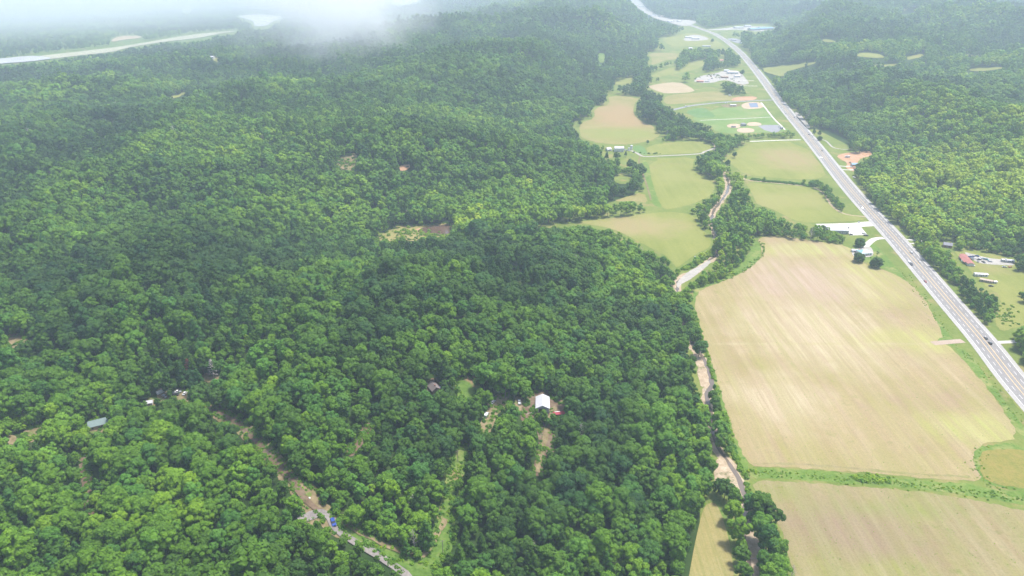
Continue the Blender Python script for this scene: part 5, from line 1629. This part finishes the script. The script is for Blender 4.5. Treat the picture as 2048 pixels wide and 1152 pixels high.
def vehicle(kind, colour):
    t = empty({'sedan': 'car', 'suv': 'suv', 'pickup': 'pickup_truck', 'van': 'van', 'boxtruck': 'box_truck'}[kind])
    P = PAINT[colour]
    kids = []
    mb = MB()
    if kind == 'sedan':
        xprism(mb, [(-2.3, .32), (-2.35, .72), (-2.2, .92), (-1.3, .97), (1.0, .95), (2.1, .80), (2.3, .62), (2.3, .32)], 1.8)
        cab = [(-1.75, .95), (-1.15, 1.38), (.35, 1.40), (1.15, .94)]; roof = [(-1.1, 1.39), (.3, 1.41), (.25, 1.46), (-1.0, 1.45)]
    elif kind == 'suv':
        xprism(mb, [(-2.35, .38), (-2.4, 1.0), (-2.3, 1.08), (1.0, 1.08), (2.2, .95), (2.35, .7), (2.35, .38)], 1.9)
        cab = [(-2.3, 1.06), (-2.05, 1.62), (.4, 1.65), (1.15, 1.05)]; roof = [(-2.05, 1.62), (.35, 1.66), (.3, 1.74), (-1.95, 1.72)]
    elif kind == 'pickup':
        xprism(mb, [(-.6, .45), (-.6, 1.05), (1.6, 1.08), (2.7, .98), (2.8, .75), (2.8, .45)], 1.95)
        mb.box(-2.8, -.6, -.97, -.85, .45, 1.12); mb.box(-2.8, -.6, .85, .97, .45, 1.12); mb.box(-2.8, -2.7, -.85, .85, .45, 1.12); mb.box(-2.7, -.6, -.85, .85, .45, .66)
        cab = [(-.58, 1.04), (-.5, 1.62), (.8, 1.64), (1.5, 1.05)]; roof = [(-.52, 1.62), (.78, 1.65), (.7, 1.73), (-.5, 1.71)]
    elif kind == 'van':
        xprism(mb, [(-2.6, .4), (-2.65, 1.9), (-2.5, 2.05), (1.2, 2.05), (1.9, 1.25), (2.5, 1.1), (2.6, .7), (2.6, .4)], 1.95)
        cab = [(1.0, 1.25), (1.22, 2.0), (1.35, 2.0), (1.95, 1.27)]; roof = [(-2.4, 2.05), (1.1, 2.05), (1.0, 2.12), (-2.3, 2.12)]
    else:
        mb.box(-3.6, 1.4, -1.2, 1.2, .9, 3.4)
        xprism(mb, [(1.5, .5), (1.5, 2.3), (2.3, 2.3), (2.9, 1.5), (3.4, 1.35), (3.5, .5)], 2.1)
        cab = [(2.2, 1.5), (2.1, 2.2), (2.35, 2.22), (2.95, 1.52)]; roof = [(-3.6, 3.4), (1.4, 3.4), (1.3, 3.5), (-3.5, 3.5)]
    kids.append(mb.build('body', P, t))
    mb = MB(); xprism(mb, cab, 1.62 if kind != 'van' else 1.97); kids.append(mb.build('window', M['glass'], t))
    mb = MB(); xprism(mb, roof, 1.5 if kind != 'boxtruck' else 2.2); kids.append(mb.build('roof', P, t))
    wb = {'sedan': 1.4, 'suv': 1.45, 'pickup': 1.75, 'van': 1.6, 'boxtruck': 2.3}[kind]
    for sx in (-1, 1):
        for sy in (-1, 1):
            mb = MB(); mb.cyl((sx * wb, sy * .86 - .11, .34), .34, .34, .22, 12, 'y'); kids.append(mb.build('wheel', M['tyre'], t))
    for sy in (-1, 1):
        xx = {'sedan': 2.3, 'suv': 2.35, 'pickup': 2.78, 'van': 2.6, 'boxtruck': 3.5}[kind]
        mb = MB(); mb.box(xx - .05, xx + .03, sy * .68 - .17, sy * .68 + .17, .58, .76); kids.append(mb.build('headlight', WM['white'], t))
    remember(t, kids)
    return t


PROTO = {}


def put_vehicle(kind, colour, p, rz, label, group=None, s=1.0):
    key = (kind, colour)
    if key not in PROTO:
        o = vehicle(kind, colour); PROTO[key] = o
    else:
        o = copy_tree(PROTO[key])
        for k in ('label', 'group'):
            if k in o: del o[k]
    o.location = p; o.rotation_euler = (0, 0, rz); o.scale = (s, s, s)
    tag(o, label, {'sedan': 'car', 'suv': 'car', 'pickup': 'pickup truck', 'van': 'van', 'boxtruck': 'truck'}[kind], group)
    return o


def on_road(px, py):
    x, y = unproj(px, py, .7)
    q = Vector((x, y))
    i = min(range(len(HW)), key=lambda k: (HW[k] - q).length)
    t = (HW[min(i + 1, len(HW) - 1)] - HW[max(i - 1, 0)]).normalized()   # towards far
    side = (q - HW[i]).dot(Vector((t.y, -t.x)))
    lane = min((-7.3, -3.7, 3.7, 7.3), key=lambda l: abs(l - side))
    c = HW[i] + t * (q - HW[i]).dot(t) + Vector((t.y, -t.x)) * lane
    a = math.atan2(t.y, t.x) + (math.pi if lane < 0 else 0)
    return (c.x, c.y, .27), a


HG = 'vehicles driving on the highway'
for (px, py, kd, co, lb) in (
        (1966, 676, 'sedan', 'black', 'dark car on the highway just above the side road, the farther of two'), (1984, 687, 'suv', 'black', 'dark car on the highway level with the side road, nearest to the viewer'),
        (1850, 563, 'sedan', 'red', 'red car on the highway beside the big stubble field'), (1839, 524, 'sedan', 'white', 'white car in the right lanes beside the towed trailer'),
        (1818, 505, 'suv', 'white', 'white car on the highway nearest the teal roofed house'), (1725, 416, 'sedan', 'white', 'white car on the highway level with the hay field'),
        (1641, 301, 'sedan', 'black', 'dark car on the highway near the winding drive, right lane'), (1641.5, 315.5, 'sedan', 'silver', 'silver car on the highway level with the pinkish pasture'),
        (1614, 269, 'suv', 'black', 'dark car right of the creek tree line where the side road joins'), (1606, 276, 'sedan', 'grey', 'grey car in the left lanes where the side road joins'),
        (1585, 234.5, 'suv', 'black', 'black car on the highway beside the rock cut'), (1566, 227, 'sedan', 'grey', 'grey car on the highway beside the park path'),
        (1535, 174, 'sedan', 'grey', 'tiny grey car on the highway by the scrap yard'), (1494, 131, 'sedan', 'white', 'tiny white car on the highway above the scrap yard'),
        (1476, 117, 'pickup', 'grey', 'tiny grey pickup on the highway near the pink roofed house'), (1472, 104, 'sedan', 'silver', 'tiny silver car on the highway below the far bend')):
    p, a = on_road(px, py)
    put_vehicle(kd, co, p, a, lb, HG)
p, a = on_road(1826, 529)
put_vehicle('pickup', 'black', p, a, 'black pickup towing a white trailer down the highway', HG)
d = Vector((math.cos(a), math.sin(a)))
t = tag(empty('cargo_trailer', (p[0] - d.x * 6.3, p[1] - d.y * 6.3, .27), a), 'white trailer towed behind the black pickup on the highway', 'trailer')
mb = MB(); mb.box(-2.2, 2.2, -1, 1, .5, 1.5); mb.box(2.2, 3.3, -.05, .05, .5, .6); mb.build('body', WM['white'], t)
for s in (-1, 1):
    mb = MB(); mb.cyl((0, s * 1.02 - .1, .34), .34, .34, .2, 12, 'y'); mb.build('wheel', M['tyre'], t)

# the blue car on the gravel road, nearest vehicle
x, y, z = ground_at(667, 1048)
put_vehicle('suv', 'blue', (x, y, z + .36), R(-62), 'bright blue car parked on the gravel road in the clearing', s=1.12)
x, y, z = ground_at(557, 1049)
for (px, py, kd, co, rz, lb) in (
        (322, 787, 'van', 'white', 50, 'white van in the wood at the top left of the clearing'), (329, 794, 'sedan', 'silver', 140, 'silver car beside the white van in the wood'),
        (352, 791, 'sedan', 'black', 10, 'dark car in the dirt yard at the top of the diagonal clearing'), (355, 786, 'pickup', 'white', 20, 'white pickup behind the dark car in the dirt yard'),
        (371, 788, 'sedan', 'white', 80, 'white car at the right end of the dirt yard'), (774, 771, 'sedan', 'white', 10, 'white car glimpsed between crowns left of the brown cabin'),
        (973, 832, 'van', 'white', 75, 'white van on the tan path left of the white roofed house'), (986, 806, 'sedan', 'silver', 60, 'silver car at the top of the tan path'),
        (818, 766, 'sedan', 'white', 160, 'white car in the wood just left of the brown cabin'), (1039, 806, 'pickup', 'white', 95, 'white pickup in the small dirt patch by the white roofed house')):
    x, y, z = ground_at(px, py)
    put_vehicle(kd, co, (x, y, z + .3), R(rz), lb)
for (px, py, kd, co, rz, lb) in (
        (1695, 456, 'suv', 'black', 5, 'black car parked at the end of the white roofed business'), (1702, 469, 'sedan', 'grey', 2, 'grey car at the lower left edge of the concrete lot'),
        (1728, 467, 'suv', 'white', -6, 'white car at the lower right corner of the concrete lot'), (1732, 471, 'pickup', 'black', -12, 'black pickup at the lower right corner of the concrete lot'),
        (1707, 500, 'sedan', 'blue', 0, 'blue car under the trees left of the teal roofed house'), (1719, 500, 'sedan', 'orange', 40, 'orange car at the upper corner of the teal roofed house'),
        (1944, 531, 'pickup', 'white', -20, 'white pickup at the near end of the red roofed mobile home'), (1927, 524, 'van', 'white', -55, 'white van left of the red roofed mobile home'),
        (2009, 534, 'sedan', 'silver', -10, 'silver car on the grass at the far end of the gravel yard'), (2020, 534, 'sedan', 'orange', 20, 'orange car near the big tree at the right edge'),
        (1982, 572, 'sedan', 'black', -10, 'black car below the rusty trailer home')):
    put_vehicle(kd, co, pos(px, py, .6)[:2] + (.2,), R(rz), lb)
CG = 'old cars packed in the gravel yard'
cols = ['blue', 'black', 'white', 'silver', 'blue', 'black', 'white', 'grey', 'black', 'teal', 'silver']
for k, (px, py) in enumerate(((1941, 514), (1946, 513), (1950, 516), (1944, 518), (1954, 512), (1958, 519), (1963, 517), (1956, 523), (1967, 524), (1972, 519), (1980, 523))):
    put_vehicle('sedan' if k % 3 else 'pickup', cols[k], pos(px, py, .6)[:2] + (.2,), R(-20 + 37 * k), '%s old %s in the gravel yard beside the red roof, %s from the left' % (
        cols[k], 'car' if k % 3 else 'pickup', ('first', 'third', 'fourth', 'second', 'fifth', 'seventh', 'eighth', 'sixth', 'ninth', 'tenth', 'eleventh')[k]), CG)
FG = 'vehicles parked at the white farm building'
for k, (px, py, co, kd) in enumerate(((1250, 300, 'white', 'sedan'), (1254, 300.5, 'silver', 'sedan'), (1259, 301.5, 'white', 'pickup'), (1248, 298, 'grey', 'suv'), (1223, 301, 'white', 'sedan'))):
    put_vehicle(kd, co, pos(px, py, .6)[:2] + (.2,), R(15 * k), '%s %s parked %s' % (co, 'pickup' if kd == 'pickup' else 'car', (
        'just right of the large farm building', 'between the farm building and the tanks', 'at the top of the farm driveway', 'against the right wall of the farm building', 'between the farmhouse and the farm building')[k]), FG)
YG = 'vehicles in the scrap yard'
rngv = random.Random(5)
cc = ['red', 'white', 'silver', 'black', 'tan', 'red', 'blue', 'white', 'grey', 'silver', 'white', 'tan', 'red', 'grey']
YP = [(1422, 153), (1428, 151), (1434, 149), (1424, 157), (1431, 155), (1456, 156), (1462, 158), (1468, 157), (1463, 148), (1440, 158), (1418, 160), (1476, 169), (1482, 170), (1478, 163)]
YL = ['left rim', 'upper left', 'top left', 'left middle', 'beside the pink shed', 'right of the pink shed', 'lower middle', 'near the front building', 'under the white building', 'below the pink shed',
      'beside the pale shed', 'at the lower drive, left', 'at the lower drive, right', 'between the two drives']
for k, (px, py) in enumerate(YP):
    put_vehicle(rngv.choice(['sedan', 'pickup', 'van']), cc[k], pos(px, py, .6)[:2] + (.25,), R(rngv.uniform(0, 180)), 'tiny %s vehicle in the scrap yard, %s' % (cc[k], YL[k]), YG)
for (px, py, kd, co, rz, lb) in ((1372, 213, 'van', 'white', 10, 'white van on the left stretch of the park road'), (1453, 206, 'pickup', 'white', 5, 'white pickup on the park road by the low building'),
                                 (1460, 192, 'boxtruck', 'white', 0, 'white box truck at the edge of the trees above the park road'), (1703, 334, 'sedan', 'white', 10, 'white car in front of the blue roofed house'),
                                 (1708, 336, 'sedan', 'red', 30, 'red car in front of the blue roofed house'), (1711, 339, 'pickup', 'grey', -20, 'grey pickup at the lower drive of the blue roofed house'),
                                 (1700, 325, 'pickup', 'tan', 80, 'tan pickup left of the blue roofed house'), (1558, 254, 'sedan', 'grey', 60, 'grey car in the park car park'),
                                 (1440, 68.5, 'boxtruck', 'white', 0, 'tiny white truck on the far road to the blue roofs')):
    put_vehicle(kd, co, pos(px, py, .6)[:2] + (.3,), R(rz), lb)
# boat on the grass
x, y = unproj(1708, 355, .5)
t = tag(empty('boat', (x, y, .3), R(-65)), 'white boat on the grass between the highway and the trees', 'boat')
mb = MB()
vs = []
for k, (xx, w, zb) in enumerate(((-2.6, .95, .2), (-1, 1.05, .1), (1, .95, .15), (2.2, .5, .45), (2.9, .03, .8))):
    vs += [(xx, -w, 1.0), (xx, -w * .5, zb), (xx, w * .5, zb), (xx, w, 1.0)]
fs = [(0, 1, 2, 3)]
for k in range(4):
    b_ = 4 * k
    fs += [(b_, b_ + 4, b_ + 5, b_ + 1), (b_ + 1, b_ + 5, b_ + 6, b_ + 2), (b_ + 2, b_ + 6, b_ + 7, b_ + 3), (b_ + 3, b_ + 7, b_ + 4, b_)]
mb.add(vs, fs); mb.build('hull', WM['white'], t)
mb = MB(); mb.box(-.8, .8, -.5, .5, 1.0, 1.45, .15); mb.build('cabin', WM['white'], t)

# poles and small things
def utility_pole(px, py, h, label, hill=True):
    x, y, z = pos(px, py, 0, hill)
    t = tag(empty('utility_pole', (x, y, z), R(20)), label, 'pole')
    mb = MB(); mb.cyl((0, 0, -.5), .22, .13, h, 8); mb.build('pole', M['palebark'], t)
    mb = MB(); mb.box(-1.2, 1.2, -.07, .07, h - 1.4, h - 1.2); mb.build('crossarm', M['wood'], t)


utility_pole(916, 924, 9.5, 'pale utility pole at the top of the grassy clearing')
utility_pole(886, 1106, 9.5, 'pale utility pole at the lower end of the grassy clearing')
x, y, z = pos(1716, 452)
t = tag(empty('sign', (x, y, 0)), 'tall thin roadside sign on the concrete lot', 'sign')
mb = MB(); mb.cyl((-.9, 0, 0), .12, .12, 6, 6); mb.cyl((.9, 0, 0), .12, .12, 6, 6); mb.build('post', M['steel'], t)
mb = MB(); mb.box(-1.3, 1.3, -.12, .12, 4.2, 6.3); mb.build('panel', WM['white'], t)


def snag(px, py, h, label):
    x, y, z = ground_at(px, py)
    t = tag(empty('dead_tree', (x, y, z), 0), label, 'tree')
    rng = random.Random(int(px))
    mb = MB(); mb.cyl((0, 0, -.5), .35, .1, h, 7)
    for k in range(16):
        zz = h * (.35 + .6 * k / 16); a = k * 2.4; L = 1.2 + 2.6 * (1 - k / 16)
        e = Vector((math.cos(a) * L, math.sin(a) * L, zz + L * .7)); s0 = Vector((0, 0, zz)); sd_ = Vector((-math.sin(a), math.cos(a), 0)) * .1
        up = Vector((0, 0, .12))
        mb.add([s0 - sd_, s0 + sd_, s0 + up, e], [(0, 1, 3), (1, 2, 3), (2, 0, 3)])
        for j in range(4):
            q = s0.lerp(e, rng.uniform(.3, .9)); e2 = q + Vector((rng.uniform(-1, 1), rng.uniform(-1, 1), rng.uniform(.2, 1.1)))
            mb.add([q - sd_ * .5, q + sd_ * .5, q + up * .5, e2], [(0, 1, 3), (1, 2, 3), (2, 0, 3)])
    mb.build('trunk', M['palebark'], t)


snag(829, 1102, 15, 'bare grey dead tree at the edge of the wood above the grassy clearing')
snag(829, 1030, 15, 'thin bare pale trunk standing in the wood above the gravel road')
snag(271, 835, 15, 'pale bare trunk standing among the trees right of the grey green roof')
x, y, z = ground_at(618, 997)
t = tag(empty('refuse_bag', (x, y, z + .25)), 'small white bag lying on the dirt above the track junction', 'bag')
mb = MB(); v, f = ICO2; mb.add([(a * .9, b * .6, c * .45 + .1 * math.sin(5 * a)) for a, b, c in v], [tuple(q) for q in f]); mb.build('sack', WM['white'], t, True)
for nm, px, py, lb in (('salt_lick', 1390, 514, 'tiny white block lying in the pasture above the creek bend'),):
    x, y = unproj(px, py)
    t = tag(empty(nm, (x, y, .1)), lb, 'block')
    mb = MB(); mb.box(-.8, .8, -.7, .7, 0, .8, .15); mb.build('block', WM['white'], t)
# hay rows and debris on the creek bank: pale driftwood
for k, (px, py) in enumerate(((1508, 1118), (1486, 1040), (1410, 780))):
    x, y = unproj(px, py)
    t = tag(empty('driftwood', (x, y, .3), R(40 * k)), 'pale driftwood in the creek %s' % ('near the bottom edge', 'under the overhanging trees', 'below the weedy sand bar')[k], 'driftwood')
    mb = MB(); mb.cyl((-2, 0, 0), .2, .1, 4, 6, 'x'); mb.cyl((-1, .5, 0), .12, .06, 2.5, 6, 'x'); mb.build('log', M['palebark'], t)

# ------------------------------------------------------------------ air
HAZE_D = 1.65e-4
mb = MB()
zlow = float(GZ.min()) - 1.0
mb.box(-34000, 34000, -1500, 24000, zlow, max(CAM_H + 8, float(GZ.max()) + 40))
m, nt, out = newmat('air')
pv = nt.nodes.new('ShaderNodeVolumePrincipled')
pv.inputs['Density'].default_value = HAZE_D
pv.inputs['Color'].default_value = (0.71, 0.86, 1.0, 1)
pv.inputs['Anisotropy'].default_value = 0.0
nt.links.new(pv.outputs[0], out.inputs['Volume'])
hz = mb.build('haze', m)
tag(hz, 'pale blue haze over the far woods', None, kind='stuff')


def mist(name, label, c, r, dens, nscale, seed, col=(.97, .98, 1, 1)):
    """a soft edged, uneven bank"""
    mb = MB()
    v, f = ICO2
    mb.add([(a * 1.05, b * 1.05, d * 1.05) for a, b, d in v], [tuple(q) for q in f])
    m, nt, out = newmat(name)
    tc = nt.nodes.new("ShaderNodeTexCoord")
    ln = nt.nodes.new("ShaderNodeVectorMath"); ln.operation = 'LENGTH'; nt.links.new(tc.outputs['Object'], ln.inputs[0])
    mp = nt.nodes.new("ShaderNodeMapping"); mp.inputs['Location'].default_value = (seed, 0, 0); nt.links.new(tc.outputs['Object'], mp.inputs[0])
    n = noise(nt, mp.outputs[0], nscale, 3, .55)
    q = math_n(nt, 'ADD', ln.outputs['Value'], math_n(nt, 'MULTIPLY', math_n(nt, 'SUBTRACT', n, .5), .9))
    mk = nt.nodes.new("ShaderNodeMapRange"); mk.interpolation_type = 'SMOOTHSTEP'
    mk.inputs[1].default_value = .95; mk.inputs[2].default_value = .0; mk.inputs[4].default_value = dens
    nt.links.new(q, mk.inputs[0])
    pv = nt.nodes.new('ShaderNodeVolumePrincipled')
    nt.links.new(mk.outputs[0], pv.inputs['Density'])
    pv.inputs['Color'].default_value = col
    pv.inputs['Anisotropy'].default_value = .1
    nt.links.new(pv.outputs[0], out.inputs['Volume'])
    o = mb.build(name, m)
    o.location = c; o.scale = r
    return tag(o, label, None, kind='stuff')


mist('mist', 'white wisp of low cloud drifting over the far wood', (-500, 2150, 190), (330, 480, 230), .0055, 2.4, 3)
mist('mist', 'thin veil of added haze over the far left plain', (-2900, 5600, 150), (2800, 2300, 180), .0009, 1.2, 9)  # this veil and the next: extra haze added to whiten the far left
mist('mist', 'thin pale veil of added haze over the far woods left of the valley', (-1900, 3300, 130), (2300, 1700, 200), .0011, 1.2, 27, (.9, .95, 1, 1))
